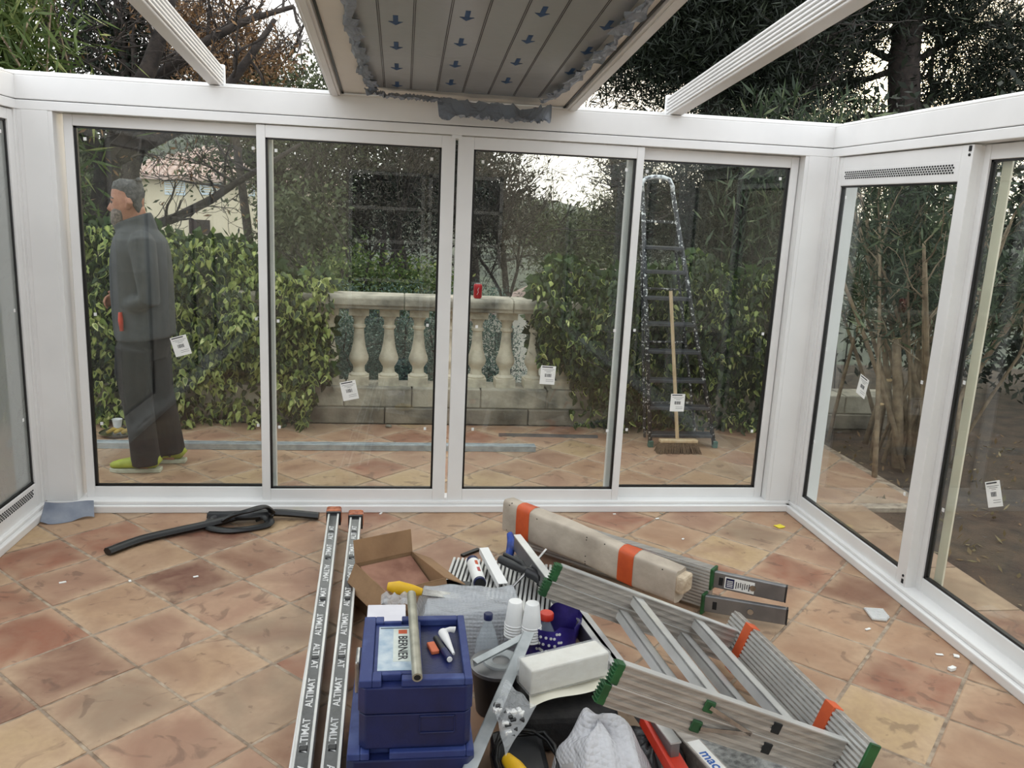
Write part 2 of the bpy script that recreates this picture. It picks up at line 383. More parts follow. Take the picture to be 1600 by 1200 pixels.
# ------------------------------------------------------------------ glazed walls
def wall_map(side):
    if side == 'back': return lambda s, d, z: (s, YW+d, z)
    if side == 'right': return lambda s, d, z: (XR+d, s, z)
    return lambda s, d, z: (XL-d, s, z)
def wbox(b, mp, s0, s1, d0, d1, z0, z1, mi=0):
    p, q = mp(s0, d0, z0), mp(s1, d1, z1); b.box(p[0], q[0], p[1], q[1], p[2], q[2], mi=mi)
ZT, ZO, ZS = 2.212, 2.05, 0.06       # top of header, top of opening, top of sill
def frame_wall(name, side, s0, s1, posts):
    mp = wall_map(side); w = thing(name, mp((s0+s1)/2, 0, 0), kind='structure')
    b = MB(); wbox(b, mp, s0, s1, 0, 0.13, 2.098, ZT-0.004); b.build('header_beam', WHITE, w, bevel=0.004, seg=2)
    b = MB(); wbox(b, mp, s0, s1, -0.003, 0.13, ZO, 2.094); b.build('header_lip', WHITE, w, bevel=0.003, seg=2)
    b = MB(); wbox(b, mp, s0, s1, 0.05, 0.15, ZT-0.006, ZT+0.022); wbox(b, mp, s0, s1, 0.0, 0.05, ZT-0.005, ZT+0.004); b.build('glazing_flange', WHITE, w, bevel=0.002)
    b = MB(); wbox(b, mp, s0, s1, -0.034, 0.13, 0, 0.042); b.build('sill', WHITE, w, bevel=0.006, seg=2)
    b = MB(); wbox(b, mp, s0, s1, -0.012, 0.13, 0.042, ZS); b.build('threshold_track', WHITE, w, bevel=0.003)
    for p0, p1 in posts:
        b = MB(); wbox(b, mp, p0, p1, 0.0, 0.13, ZS, ZO); wbox(b, mp, p0+0.02, p1-0.02, -0.003, 0.0, ZS, ZO); b.build('post', WHITE, w, bevel=0.003, seg=2)
    return w
back = frame_wall('wall_back', 'back', XL-0.1, XR+0.1, [(XL, -1.692), (2.176, XR)])
right = frame_wall('wall_right', 'right', YH, YW+0.02, [(4.352, YW+0.02), (2.08, 2.18), (-0.14, -0.04), (YH, YH+0.1)])
left = frame_wall('wall_left', 'left', YH, YW+0.02, [(4.40, YW+0.02), (2.14, 2.24), (-0.1, 0.0), (YH, YH+0.1)])
MB().box(0.243, 0.293, YW-0.001, YW+0.1, ZO-0.018, ZO).build('centre_stop', WHITE, back)

def sticker(parent, mp, s, d, z, ang, w=0.085, h=0.105, flip=1, label='white paper glazing label with barcode'):
    def rt(x, y): c, sn = math.cos(ang), math.sin(ang); return (s + flip*(x*c - y*sn), z + x*sn + y*c)
    b = MB()
    def slab(x0, x1, y0, y1, d0, d1, mi):
        pts = [rt(x0,y0), rt(x1,y0), rt(x1,y1), rt(x0,y1)]
        vs = [mp(p[0], d0, p[1]) for p in pts] + [mp(p[0], d1, p[1]) for p in pts]
        b.add(vs, ((3,2,1,0),(4,5,6,7),(0,1,5,4),(1,2,6,5),(2,3,7,6),(3,0,4,7)), mi)
    slab(-w/2, w/2, -h/2, h/2, d, d-0.0008, 0)
    o = b.build('paper_label', [PAPER, INK], parent, label=label)
    b = MB()
    slab(-w*0.42, w*0.3, h*0.40, h*0.455, d-0.0008, d-0.0012, 0)
    for k in range(3): slab(-w*0.4+0.012*k, w*0.42-0.01*k, h*(0.3-0.07*k), h*(0.315-0.07*k), d-0.0008, d-0.0012, 0)
    x = -w*0.2
    rs = random.Random(int(abs(s*1000)))
    while x < w*0.2:
        t_ = rs.choice([0.0012, 0.002, 0.003]); slab(x, x+t_, -h*0.1, h*0.08, d-0.0008, d-0.0012, 0); x += t_+rs.choice([0.0012, 0.002])
    for k in range(2): slab(-w*0.1, w*0.4, -h*(0.25+0.09*k), -h*(0.235+0.09*k), d-0.0008, d-0.0012, 0)
    b.build('label_print', INK, o)
    return o

nwin = [0]
def sash(side, s0, s1, d0, g0, g1, z0=0.05, z1=2.045, gz0=0.124, gz1=1.984, glass=None, stick=None, vent=None, thick=0.038, gw=0.013):
    """s0..s1 outer edges, g0..g1 sight lines of the glass, d0 depth of the inner face"""
    nwin[0] += 1; mp = wall_map(side)
    w = thing('window_%d' % nwin[0], mp((s0+s1)/2, d0, z0), kind='structure')
    d1 = d0+thick
    for a, c in ((s0, g0), (g1, s1)):
        b = MB(); wbox(b, mp, a, c, d0, d1, z0, z1); b.build('stile', WHITE, w, bevel=0.003, seg=2)
    b = MB(); wbox(b, mp, g0, g1, d0+0.0015, d1, z0, gz0); b.build('bottom_rail', WHITE, w, bevel=0.002)
    b = MB(); wbox(b, mp, g0, g1, d0+0.0015, d1, gz1, z1); b.build('top_rail', WHITE, w, bevel=0.002)
    dg = d0+0.010
    b = MB()
    for q in ((g0, g0+gw, gz0, gz1), (g1-gw, g1, gz0, gz1), (g0, g1, gz0, gz0+gw*0.8), (g0, g1, gz1-gw*0.7, gz1)): wbox(b, mp, q[0], q[1], dg, dg+0.02, q[2], q[3])
    b.build('gasket', BLACK, w)
    b = MB(); wbox(b, mp, g0+0.001, g1-0.001, dg+0.006, dg+0.012, gz0+0.001, gz1-0.001); b.build('pane', glass or GLASS, w)
    if stick: sticker(w, mp, stick[0], dg+0.005, stick[1], stick[2], flip=stick[3] if len(stick) > 3 else 1)
    # small clear-plastic corner spacers on the glass
    b = MB()
    for ss in (g0+0.05, g1-0.05):
        for zz in (gz0+0.35, (gz0+gz1)/2, gz1-0.06): wbox(b, mp, ss-0.007, ss+0.007, dg+0.003, dg+0.006, zz-0.008, zz+0.008)
    b.build('spacer_dots', WHITE2, w)
    if vent:
        zv0, zv1, pz0, pz1 = vent
        b = MB(); wbox(b, mp, g0+0.004, g1-0.004, d0+0.001, d1, zv0, zv1); v = b.build('vent_strip', WHITE, w, bevel=0.002)
        b = MB()
        n = 46; L_ = (g1-g0-0.07)
        for k in range(n):
            for r in range(4):
                a = g0+0.035 + L_*(k+0.5*(r % 2))/n; zz = pz0 + (pz1-pz0)*(r+0.5)/4
                wbox(b, mp, a, a+L_/n*0.55, d0-0.0008, d0+0.0015, zz-(pz1-pz0)*0.085, zz+(pz1-pz0)*0.085)
        b.build('vent_slots', DARKG, v)
        b = MB(); wbox(b, mp, g0, g1, d0+0.004, d1-0.004, zv0-0.006, zv0); wbox(b, mp, g0, g1, d0+0.004, d1-0.004, zv1, zv1+0.004); b.build('vent_gap', BLACK, v)
    return w
# back wall, left to right
sash('back', -1.668, -0.668, 0.062, -1.625, -0.715, gz0=0.117, gz1=1.992, stick=(-1.155, 0.899, math.radians(16)), gw=0.014)
sash('back', -0.738, 0.262, 0.008, -0.694, 0.192, stick=(-0.272, 0.684, math.radians(12)), gw=0.011)
sash('back', 0.277, 1.272, 0.008, 0.359, 1.232, stick=(0.818, 0.792, math.radians(-2.5)), gw=0.011)
sash('back', 1.200, 2.172, 0.062, 1.262, 2.128, gz0=0.117, gz1=1.985, stick=(1.603, 0.633, math.radians(0)), gw=0.013)
# right wall, far to near (s is y)
w5 = sash('right', 3.272, 4.352, 0.008, 3.345, 4.318, gz1=1.895, stick=(3.864, 0.886, math.radians(-12), -1), vent=(1.897, 1.984, 1.928, 1.97))
sash('right', 2.18, 3.275, 0.062, 2.25, 3.238, stick=(2.906, 0.651, math.radians(25), -1))
sash('right', 1.02, 2.08, 0.008, 1.09, 2.01); sash('right', -0.04, 1.06, 0.062, 0.03, 0.99); sash('right', YH+0.1, -0.14, 0.008, YH+0.17, -0.21)
# left wall
sash('left', 3.26, 4.40, 0.008, 3.33, 4.345, gz0=0.187, gz1=1.995, glass=GLASSF, vent=(0.105, 0.184, 0.125, 0.165))
sash('left', 2.24, 3.29, 0.062, 2.31, 3.22); sash('left', 1.06, 2.14, 0.008, 1.13, 2.07); sash('left', 0.0, 1.1, 0.062, 0.07, 1.03); sash('left', YH+0.1, -0.1, 0.008, YH+0.17, -0.17)
# lock holes on the meeting stile of the right wall, cream strip behind the rear sash
b = MB(); b.box(XR+0.004, XR+0.0085, 3.283, 3.298, 2.018, 2.04); b.box(XR+0.004, XR+0.0085, 3.285, 3.297, 0.075, 0.095)
b.tube([(XR+0.004, 3.291, 2.003), (XR+0.0085, 3.291, 2.003)], 0.006, 10); b.tube([(XR+0.004, 3.291, 0.112), (XR+0.0085, 3.291, 0.112)], 0.006, 10)
b.build('lock_holes', DARKG, w5)
MB().box(XR+0.030, XR+0.066, 3.274, 3.292, 0.06, 2.04).build('interlock', WHITE, w5)
MB().box(XR+0.10, XR+0.108, 3.15, 3.205, ZS, ZO).build('cream_strip', CREAM, w5)

# ------------------------------------------------------------------ open roof: rafters and one panel
SL = 0.095
def roof_z(y, z0=0.0): return ZT + 0.008 + z0 + SL*(YW-y)
def slope_box(b, x0, x1, y0, y1, za, zb, mi=0):
    vs = [(x0,y0,roof_z(y0,za)),(x1,y0,roof_z(y0,za)),(x1,y1,roof_z(y1,za)),(x0,y1,roof_z(y1,za)),(x0,y0,roof_z(y0,zb)),(x1,y0,roof_z(y0,zb)),(x1,y1,roof_z(y1,zb)),(x0,y1,roof_z(y1,zb))]
    b.add(vs, ((3,2,1,0),(4,5,6,7),(0,1,5,4),(1,2,6,5),(2,3,7,6),(3,0,4,7)), mi)
def rafter(x0, x1, ribs_on, label):
    r = thing('rafter', ((x0+x1)/2, YW, roof_z(YW)), label, 'rafter', 'roof rafters')
    b = MB(); slope_box(b, x0, x1, YH, YW+0.06, 0.0, 0.10); b.build('beam', WHITE, r, bevel=0.003)
    for k in range(5):
        b = MB(); z0 = 0.012 + k*0.018
        xs = x1 if ribs_on > 0 else x0
        slope_box(b, xs, xs+0.009*ribs_on, YH, YW+0.045, z0, z0+0.010); b.build('rib', WHITE, r, bevel=0.002)
    b = MB(); xs = x1 if ribs_on > 0 else x0
    slope_box(b, min(xs-0.02*ribs_on, xs+0.016*ribs_on), max(xs-0.02*ribs_on, xs+0.016*ribs_on), YW+0.045, YW+0.065, 0.0, 0.108); b.build('end_cap', WHITE2, r, bevel=0.006, seg=2)
    return r
rafter(-0.962, -0.905, 1, 'white ribbed rafter running up over the left sliding panes')
rafter(1.392, 1.462, -1, 'white ribbed rafter running up over the stepladder side')
for x0, x1, lb in ((-0.375, -0.322, 'smooth white rafter along the left edge of the roof panel'), (0.832, 0.888, 'smooth white rafter along the right edge of the roof panel')):
    r = thing('rafter', ((x0+x1)/2, YW, roof_z(YW)), lb, 'rafter', 'roof rafters')
    b = MB(); slope_box(b, x0, x1, YH, YW+0.05, -0.012, 0.11); b.build('beam', WHITE, r, bevel=0.003)
    b = MB(); slope_box(b, x0+0.012, x1-0.012, YH, YW+0.03, -0.018, -0.012); b.build('clip_strip', WHITE, r, bevel=0.002)
PANELM = mk('panel_underside', srgb(222,217,208), srgb(214,209,200), 4, rough=0.4)
FILM = film_mat('protective_film', srgb(168,171,174), 0.8, rough=0.22, crinkle=0.08, cscale=5)
FILMC = film_mat('crumpled_film', srgb(136,146,160), 0.92, rough=0.25, crinkle=0.8, cscale=14)  # darker than the flat film: shadow of the folds put into the colour
pan = thing('roof_panel', (0.255, YW, roof_z(YW)), 'insulated roof panel with printed grey protective film between two rafters', 'roof panel')
b = MB(); slope_box(b, -0.322, 0.832, YH, YW+0.04, 0.006, 0.07); b.build('panel', PANELM, pan)
b = MB()
for xa in (-0.318, 0.818): slope_box(b, xa, xa+0.01, YH, YW+0.03, 0.001, 0.006)
b.build('edge_seal', BLACK, pan)
fx0, fx1, fy1 = -0.19, 0.745, 4.27
b = MB(); slope_box(b, fx0, fx1, YH+0.3, fy1, 0.002, 0.0045); film = b.build('protective_film', FILM, pan)
for k in range(7):
    xm = -0.1 + 0.126*k
    b = MB(); slope_box(b, xm-0.0045, xm-0.002, YH+0.3, fy1-0.02, 0.0008, 0.0018); slope_box(b, xm+0.002, xm+0.0045, YH+0.3, fy1-0.02, 0.0008, 0.0018); b.build('printed_line', INK, film)
def arrow(cx, cy):
    pts = [(-0.009,-0.055),(0.009,-0.055),(0.009,0.015),(0.026,0.015),(0,0.055),(-0.026,0.015),(-0.009,0.015)]
    b = MB(); n = len(pts)
    lo = [(cx+x, cy+y, roof_z(cy+y, 0.0008)) for x, y in pts]; hi = [(cx+x, cy+y, roof_z(cy+y, 0.0018)) for x, y in pts]
    b.add(lo+hi, [tuple(reversed(range(n))), tuple(range(n, 2*n))] + [(i, (i+1) % n, n+(i+1) % n, n+i) for i in range(n)]); b.build('printed_arrow', BLUEINK, film)
for cx, y0, n in ((-0.04, 4.18, 9), (0.21, 4.07, 9), (0.462, 3.965, 9), (0.712, 3.73, 8)):
    for k in range(n): arrow(cx, y0-0.324*k)
# crumpled, torn film hanging along the panel's left, front and right edges
def crumple(path, width, drop, amp, seed, n=70, m=7, fr=1.0, rag=1.0):
    rs = np.random.default_rng(seed); ph = rs.uniform(0, 6.28, (6,)); b = MB()
    ed = rs.uniform(-1, 1, n+1)
    def fn(u, v):
        t = u*(len(path)-1); i = min(int(t), len(path)-2); k = t-i
        pa = Vector((*path[i], 0)); pb = Vector((*path[i+1], 0)); p = pa.lerp(pb, k); d = (pb-pa).normalized()
        nx = Vector((d.y, -d.x, 0)); vv = v*(1+0.30*ed[int(round(u*n))]*rag)
        a = amp*(math.sin(fr*38*u+ph[0]+3*v)*0.6 + math.sin(fr*91*u+ph[1]-5*v)*0.4 + 0.5*math.sin(fr*23*u*(1+v)+ph[2]))
        q = p + nx*(width*(vv-0.3) + a*0.8)
        z = roof_z(q.y, -0.004) - drop*(math.sin(min(vv,1.2)*math.pi*0.55)) - abs(a)*0.7 - 0.006*fr*math.sin(150*u+ph[3])
        return (q.x, q.y, z)
    b.grid(fn, n, m); return b
crumple([(-0.215, 2.2), (-0.21, 3.2), (-0.195, 3.9), (-0.165, 4.24)], 0.05, 0.012, 0.012, 1).build('torn_film_edge', FILMC, pan, smooth=True)
crumple([(-0.19, 4.23), (-0.05, 4.30), (0.18, 4.31)], 0.08, 0.035, 0.014, 2, n=50, fr=0.6, rag=0.6).build('torn_film_edge', FILMC, pan, smooth=True)
crumple([(0.16, 4.30), (0.40, 4.33), (0.62, 4.33), (0.72, 4.28)], 0.16, 0.11, 0.032, 3, n=60, m=12, fr=0.4, rag=0.5).build('torn_film_edge', FILMC, pan, smooth=True)
crumple([(0.70, 4.22), (0.745, 3.9), (0.77, 3.3), (0.775, 2.6), (0.775, 2.0)], 0.06, 0.02, 0.018, 4).build('torn_film_edge', FILMC, pan, smooth=True)

# ------------------------------------------------------------------ house behind the camera (seen only as reflections)
RENDER = mk('cream_render', srgb(228,218,198), srgb(216,205,184), 4, rough=0.9, bump=0.3)
hw = MB(); hw.box(-5.5, 6.5, YH-0.35, YH-0.02, -0.1, 2.85); hw.build('wall_house', RENDER, kind='structure')
d = thing('door_1', (0.3, YH, 0), kind='structure')
for k in range(2):
    xa = -0.75 + k*1.1
    leaf = MB().box(xa, xa+1.05, YH-0.02, YH+0.02, 0.02, 2.1).build('door_leaf', mk('dark_door_glass', srgb(30,34,36), srgb(40,44,46), 3, rough=0.15), d)
    b = MB()
    for z in (0.02, 0.58, 1.12, 1.58, 2.05): b.box(xa, xa+1.05, YH+0.02, YH+0.035, z, z+0.045)
    b.box(xa, xa+0.05, YH+0.02, YH+0.035, 0.02, 2.1); b.box(xa+1.0, xa+1.05, YH+0.02, YH+0.035, 0.02, 2.1)
    b.build('glazing_bars', WHITE, leaf)
# ------------------------------------------------------------------ balustrade on its low wall
BY = 6.30
wl = thing('wall_terrace', (0.2, BY, 0), kind='structure')
rs = random.Random(3)
MB().box(-3.2, 4.6, BY+0.012, BY+0.30, -0.3, 0.27).build('wall_core', STONE2, wl)
x = -3.2; k = 0
while x < 4.5:
    L_ = 0.62+rs.uniform(-.06,.06)
    MB().box(x+0.004, min(x+L_-0.004, 4.6), BY-0.015, BY+0.27, 0.004, 0.128).build('plinth_stone', STONE2, wl, bevel=0.008, seg=2); x += L_
x = -3.05
while x < 4.5:
    L_ = 0.52+rs.uniform(-.04,.04)
    MB().box(x+0.004, min(x+L_-0.004, 4.6), BY+0.004, BY+0.30, 0.134, 0.288).build('coping_stone', STONE, wl, bevel=0.010, seg=2); x += L_
bal = thing('balustrade', (0.2, BY+0.14, 0.288), 'weathered stone balustrade with turned balusters between the two ivy hedges', 'balustrade')
prof = [(0.0,0.0)] ; 
def baluster_mesh():
    b = MB(); b.box(-0.078, 0.078, -0.078, 0.078, 0, 0.068)
    pr = [(0.071,0.068),(0.073,0.080),(0.062,0.090),(0.050,0.097),(0.047,0.110),(0.044,0.130),(0.046,0.145),(0.060,0.166),(0.073,0.190),(0.076,0.212),(0.071,0.234),(0.060,0.264),(0.051,0.300),(0.044,0.345),(0.039,0.400),(0.037,0.440),(0.049,0.450),(0.049,0.466),(0.039,0.474),(0.041,0.510),(0.054,0.530),(0.060,0.545)]
    b.lathe(pr, 20)
    b.box(-0.075, 0.075, -0.075, 0.075, 0.545, 0.604)
    return b.mesh('baluster', BALUS, smooth=35)
bm_ = baluster_mesh()
for k in range(-1, 9):
    o = obj('baluster', bm_, bal); o.location = (-0.552+0.2305*k, BY+0.14, 0.288); o.rotation_euler = (0, 0, rs.uniform(-.05,.05))
for a, c in ((-1.35, -0.62), (-0.616, 0.02), (0.024, 0.86), (0.864, 1.72)):
    b = MB()
    pts = [(-0.13,0.0),(0.13,0.0),(0.135,0.02),(0.145,0.035),(0.145,0.085),(0.125,0.106),(-0.125,0.106),(-0.145,0.085),(-0.145,0.035),(-0.135,0.02)]
    M = Matrix(((0,0,1,0),(1,0,0,BY+0.14),(0,1,0,0.892),(0,0,0,1)))
    b.prism(pts, a, c, M); b.build('rail_stone', STONE, bal, bevel=0.006)

# ------------------------------------------------------------------ foliage helpers
def leaves_mesh(name, pos, size, aspect, mat, normal_bias=None, bias=0.0, droop=0.0, curl=0.0, seed=0, updir=None, ubias=0.0):
    """one diamond-shaped leaf per position, all in one mesh"""
    r = np.random.default_rng(seed); n = len(pos); pos = np.asarray(pos, float)
    d = r.normal(size=(n,3)); d /= np.linalg.norm(d, axis=1, keepdims=True)
    if updir is not None: d = d*(1-ubias) + np.asarray(updir)*ubias; d /= np.linalg.norm(d, axis=1, keepdims=True)
    d[:,2] -= droop; d /= np.linalg.norm(d, axis=1, keepdims=True)
    q = r.normal(size=(n,3))
    if normal_bias is not None: q = q*(1-bias) + np.asarray(normal_bias)*bias
    s = np.cross(d, q); s /= np.linalg.norm(s, axis=1, keepdims=True)+1e-9
    L = (size*r.uniform(0.65, 1.3, n))[:,None]; W = L*aspect
    nrm = np.cross(s, d)
    v = np.empty((n,4,3)); v[:,0] = pos; v[:,1] = pos + d*L*0.45 + s*W*0.5 + nrm*L*curl; v[:,2] = pos + d*L; v[:,3] = pos + d*L*0.45 - s*W*0.5 + nrm*L*curl
    me = bpy.data.meshes.new(name); me.vertices.add(n*4); me.vertices.foreach_set('co', v.reshape(-1))
    me.loops.add(n*4); me.loops.foreach_set('vertex_index', np.arange(n*4, dtype=np.int32))
    me.polygons.add(n); me.polygons.foreach_set('loop_start', np.arange(0, n*4, 4, dtype=np.int32)); me.polygons.foreach_set('loop_total', np.full(n, 4, np.int32))
    me.materials.append(mat); me.update(calc_edges=True); me.validate(); return me
def blob_points(blobs, n, seed, shell=0.35):
    """points in a set of ellipsoids (centre, radii); denser near their surface, lumpy"""
    r = np.random.default_rng(seed); vol = np.array([b[1][0]*b[1][1]*b[1][2] for b in blobs])**0.8; vol /= vol.sum(); out = []
    for (c, rad), w in zip(blobs, vol):
        k = max(8, int(n*w)); d = r.normal(size=(k,3)); d /= np.linalg.norm(d, axis=1, keepdims=True)
        t = 1 - shell*np.abs(r.normal(size=(k,1)))**1.2; t = np.clip(t, 0.05, 1.05)
        lump = 1 + 0.16*np.sin(d[:,:1]*7+c[0]) * np.sin(d[:,1:2]*6+c[1]) + 0.12*np.sin(d[:,2:]*9+c[2])
        out.append(np.asarray(c) + d*t*lump*np.asarray(rad))
    return np.concatenate(out)
def clumps(blobs, nclump, per, spread, seed):
    c = blob_points(blobs, nclump, seed, 0.5); r = np.random.default_rng(seed+1)
    return (c[:,None,:] + r.normal(size=(len(c), per, 3))*spread).reshape(-1,3)
def branches(b, p, d, L, r, depth, rs, spread=0.6, kids=3, up=0.1, wig=0.18, minr=0.003, seg=None):
    pts = [Vector(p)]; rad = [r]; d = Vector(d).normalized(); n = 5
    for i in range(n):
        d = (d + Vector((rs.gauss(0,wig), rs.gauss(0,wig), rs.gauss(0,wig)+up*0.3))).normalized()
        pts.append(pts[-1]+d*(L/n)); rad.append(max(minr, r*(1-0.5*(i+1)/n)))
    b.tube(pts, rad, seg or (8 if r > 0.04 else 5 if r > 0.012 else 3), caps=False)
    ends = [pts[-1]]
    if depth > 0:
        for k in range(kids):
            i = rs.randint(2, n); dd = (d + Vector((rs.gauss(0,spread), rs.gauss(0,spread), rs.gauss(0,spread)*0.7+up))).normalized()
            ends += branches(b, pts[i], dd, L*rs.uniform(0.55,0.8), rad[i]*0.62, depth-1, rs, spread, kids, up, wig, minr)
    return ends
BARK = mk('grey_bark', srgb(62,54,48), srgb(38,33,30), 12, rough=0.95, bump=0.8, bscale=50)
BARKL = mk('pale_bark', srgb(148,130,106), srgb(112,96,78), 16, rough=0.9, bump=0.5, bscale=60)
CUT = mk('fresh_cut_wood', srgb(214,186,140), srgb(190,158,112), 30, rough=0.8)

# ------------------------------------------------------------------ variegated ivy hedges
def ivy_shader(name, c1, c2, c3):
    return leaf_mat(name, c1, c2, c3, trans=0.2, rough=0.42)
IVY_D = ivy_shader('ivy_leaf_centre', srgb(24,36,18), srgb(54,72,32), srgb(92,108,50))
IVY_L = ivy_shader('ivy_leaf_margin', srgb(104,124,60), srgb(166,174,98), srgb(216,216,156))
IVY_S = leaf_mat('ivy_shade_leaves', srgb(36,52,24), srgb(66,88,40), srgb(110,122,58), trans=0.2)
def ivy_leaf(big):
    b = MB()
    rim = [(0,0),(0.014,-0.008),(0.025,0.010),(0.023,0.030),(0.016,0.055),(0,0.088),(-0.016,0.055),(-0.023,0.030),(-0.025,0.010),(-0.014,-0.008)]
    inn = [(x*big, 0.03+(y-0.03)*big) for x, y in rim]
    n = len(rim); vs = [(x, y, -0.35*abs(x)) for x, y in rim] + [(x, y, 0.002-0.3*abs(x)) for x, y in inn]
    b.add(vs, [(i, (i+1) % n, n+(i+1) % n, n+i) for i in range(n)], 1); b.add([vs[n+i] for i in range(n)], [tuple(range(n))], 0)
    return b
ivy_meshes = [ivy_leaf(k).mesh('leaf', [IVY_D, IVY_L]) for k in (0.35, 0.55, 0.86)]
ivy_dark = [ivy_leaf(0.9).mesh('leaf', [IVY_D, IVY_D]) for _ in range(2)]
def ivy_many(pos, seed, dark=0.62):
    """remaining leaves as one mesh, same leaf shape"""
    r = np.random.default_rng(seed); base = np.array(ivy_leaf(0.68).v); fs = ivy_leaf(0.68).f; mi = ivy_leaf(0.68).m
    nb = len(base); V = []; F = []; MI = []
    for k, p in enumerate(pos):
        a, t, s = r.uniform(-2.6, 2.6), r.uniform(-0.2, 1.0), r.uniform(0.5, 0.85)
        R = (Matrix.Rotation(r.uniform(-.9,.9), 3, 'Z') @ Matrix.Rotation(math.pi/2+r.uniform(-.8,.6), 3, 'X') @ Matrix.Rotation(math.pi+a*0.3, 3, 'Z'))
        V.append((base*s) @ np.array(R).T + p); F.extend([tuple(i+k*nb for i in f) for f in fs]); q_ = r.random(); MI.extend([0]*len(mi) if q_ < dark else mi if q_ < dark+0.12 else [1]*len(mi))
    me = bpy.data.meshes.new('leaf_mass'); me.from_pydata(np.concatenate(V).tolist(), [], F); me.materials.append(IVY_D); me.materials.append(IVY_L)
    me.polygons.foreach_set('material_index', MI); me.update(); return me
def hedge(label, x0, x1, y0, y1, top, nmain, nmass, seed, keep=None, dark=0.6, meshes=None):
    r = np.random.default_rng(seed); h = thing('ivy_hedge', ((x0+x1)/2, (y0+y1)/2, 0), label, 'hedge')
    b = MB(); rs_ = random.Random(seed)
    for k in range(int((x1-x0)*7)):
        xx = rs_.uniform(x0, x1); branches(b, (xx, y1-0.1, 0.0), (rs_.uniform(-.3,.3), -0.15, 1), top(xx)*0.75, 0.012, 1, rs_, 0.5, 3)
    b.build('stems', BARK, h)
    def pick(n, yspan):
        out = []
        while len(out) < n:
            xx = r.uniform(x0, x1); zz = r.uniform(0.02, top(xx)+0.03); 
            if keep and not keep(xx, zz): continue
            bulge = 0.10*math.sin(xx*5.1+1)*math.sin(zz*6.3) + 0.06*math.sin(xx*13+zz*9)
            t = zz/top(xx)
            yy = y0 + bulge + yspan*r.random() + max(0, t-0.8)*0.5
            out.append((xx, yy, zz))
        return np.array(out)
    for p in pick(nmain, 0.10):
        o = obj('leaf', meshes[r.integers(len(meshes))], h); s = r.uniform(0.6, 0.95)
        R = Matrix.Rotation(r.uniform(-.8,.8), 4, 'Z') @ Matrix.Rotation(math.pi/2+r.uniform(-.7,.5), 4, 'X') @ Matrix.Rotation(math.pi+r.uniform(-.8,.8), 4, 'Z')
        o.matrix_basis = Matrix.Translation(Vector(p)) @ R @ Matrix.Scale(s, 4)
    obj('leaf_mass', ivy_many(pick(nmass, 0.35), seed+5, dark), h, kind='stuff')
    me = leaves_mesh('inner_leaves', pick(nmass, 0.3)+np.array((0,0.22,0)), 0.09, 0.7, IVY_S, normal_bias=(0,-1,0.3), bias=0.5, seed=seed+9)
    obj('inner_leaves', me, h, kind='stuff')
    return h
def top_left(x):  return 1.36 + 0.04*math.sin(x*9) + 0.03*math.sin(x*4+1) - max(0, x+1.5)*0.30 + max(0, -x-1.8)*0.28
def keep_left(x, z): return not (x > -0.72 + 0.10*math.sin(z*7) and (z < 0.32 or x > -0.5))
hedge('variegated ivy hedge behind the man, climbing the left end of the balustrade', -3.0, -0.52, 6.10, 6.6, top_left, 290, 8000, 21, keep_left, 0.45, ivy_meshes)
def top_right(x): return 1.16 + 0.12*min(1, max(0, (x-1.2)/0.8)) + 0.10*math.sin(x*6)*0.6 + 0.05*math.sin(x*11)
def keep_right(x, z): return not (x < 1.35 and (z < 0.55-0.3*(x-1.0) or (x < 1.2 and z < 0.8 and z > 0.3 and x < 1.05)))
hedge('variegated ivy hedge behind the stepladder, covering the right end of the balustrade', 1.02, 3.1, 6.13, 6.6, top_right, 290, 7600, 33, keep_right, 0.8, ivy_meshes[2:] + ivy_dark)

# ------------------------------------------------------------------ trees and shrubs
PINE = leaf_mat('pine_needles', srgb(18,24,16), srgb(34,42,28), srgb(52,60,40), trans=0.12)
OLIVE = leaf_mat('olive_foliage', srgb(58,66,46), srgb(96,104,74), srgb(128,134,100), trans=0.3)
SCRUB = leaf_mat('brown_scrub', srgb(52,48,42), srgb(84,78,68), srgb(112,106,92), trans=0.2)
OLEA = leaf_mat('oleander_leaves', srgb(34,46,32), srgb(66,80,56), srgb(128,138,104), trans=0.25)
BLUEG = leaf_mat('blue_green_leaves', srgb(44,62,56), srgb(92,116,104), srgb(168,186,170), trans=0.25)
BAMB = leaf_mat('long_green_leaves', srgb(52,70,32), srgb(92,108,54), srgb(160,164,104), trans=0.3)
DEAD = leaf_mat('dry_leaves', srgb(90,66,44), srgb(128,98,66), srgb(150,120,86), trans=0.2)
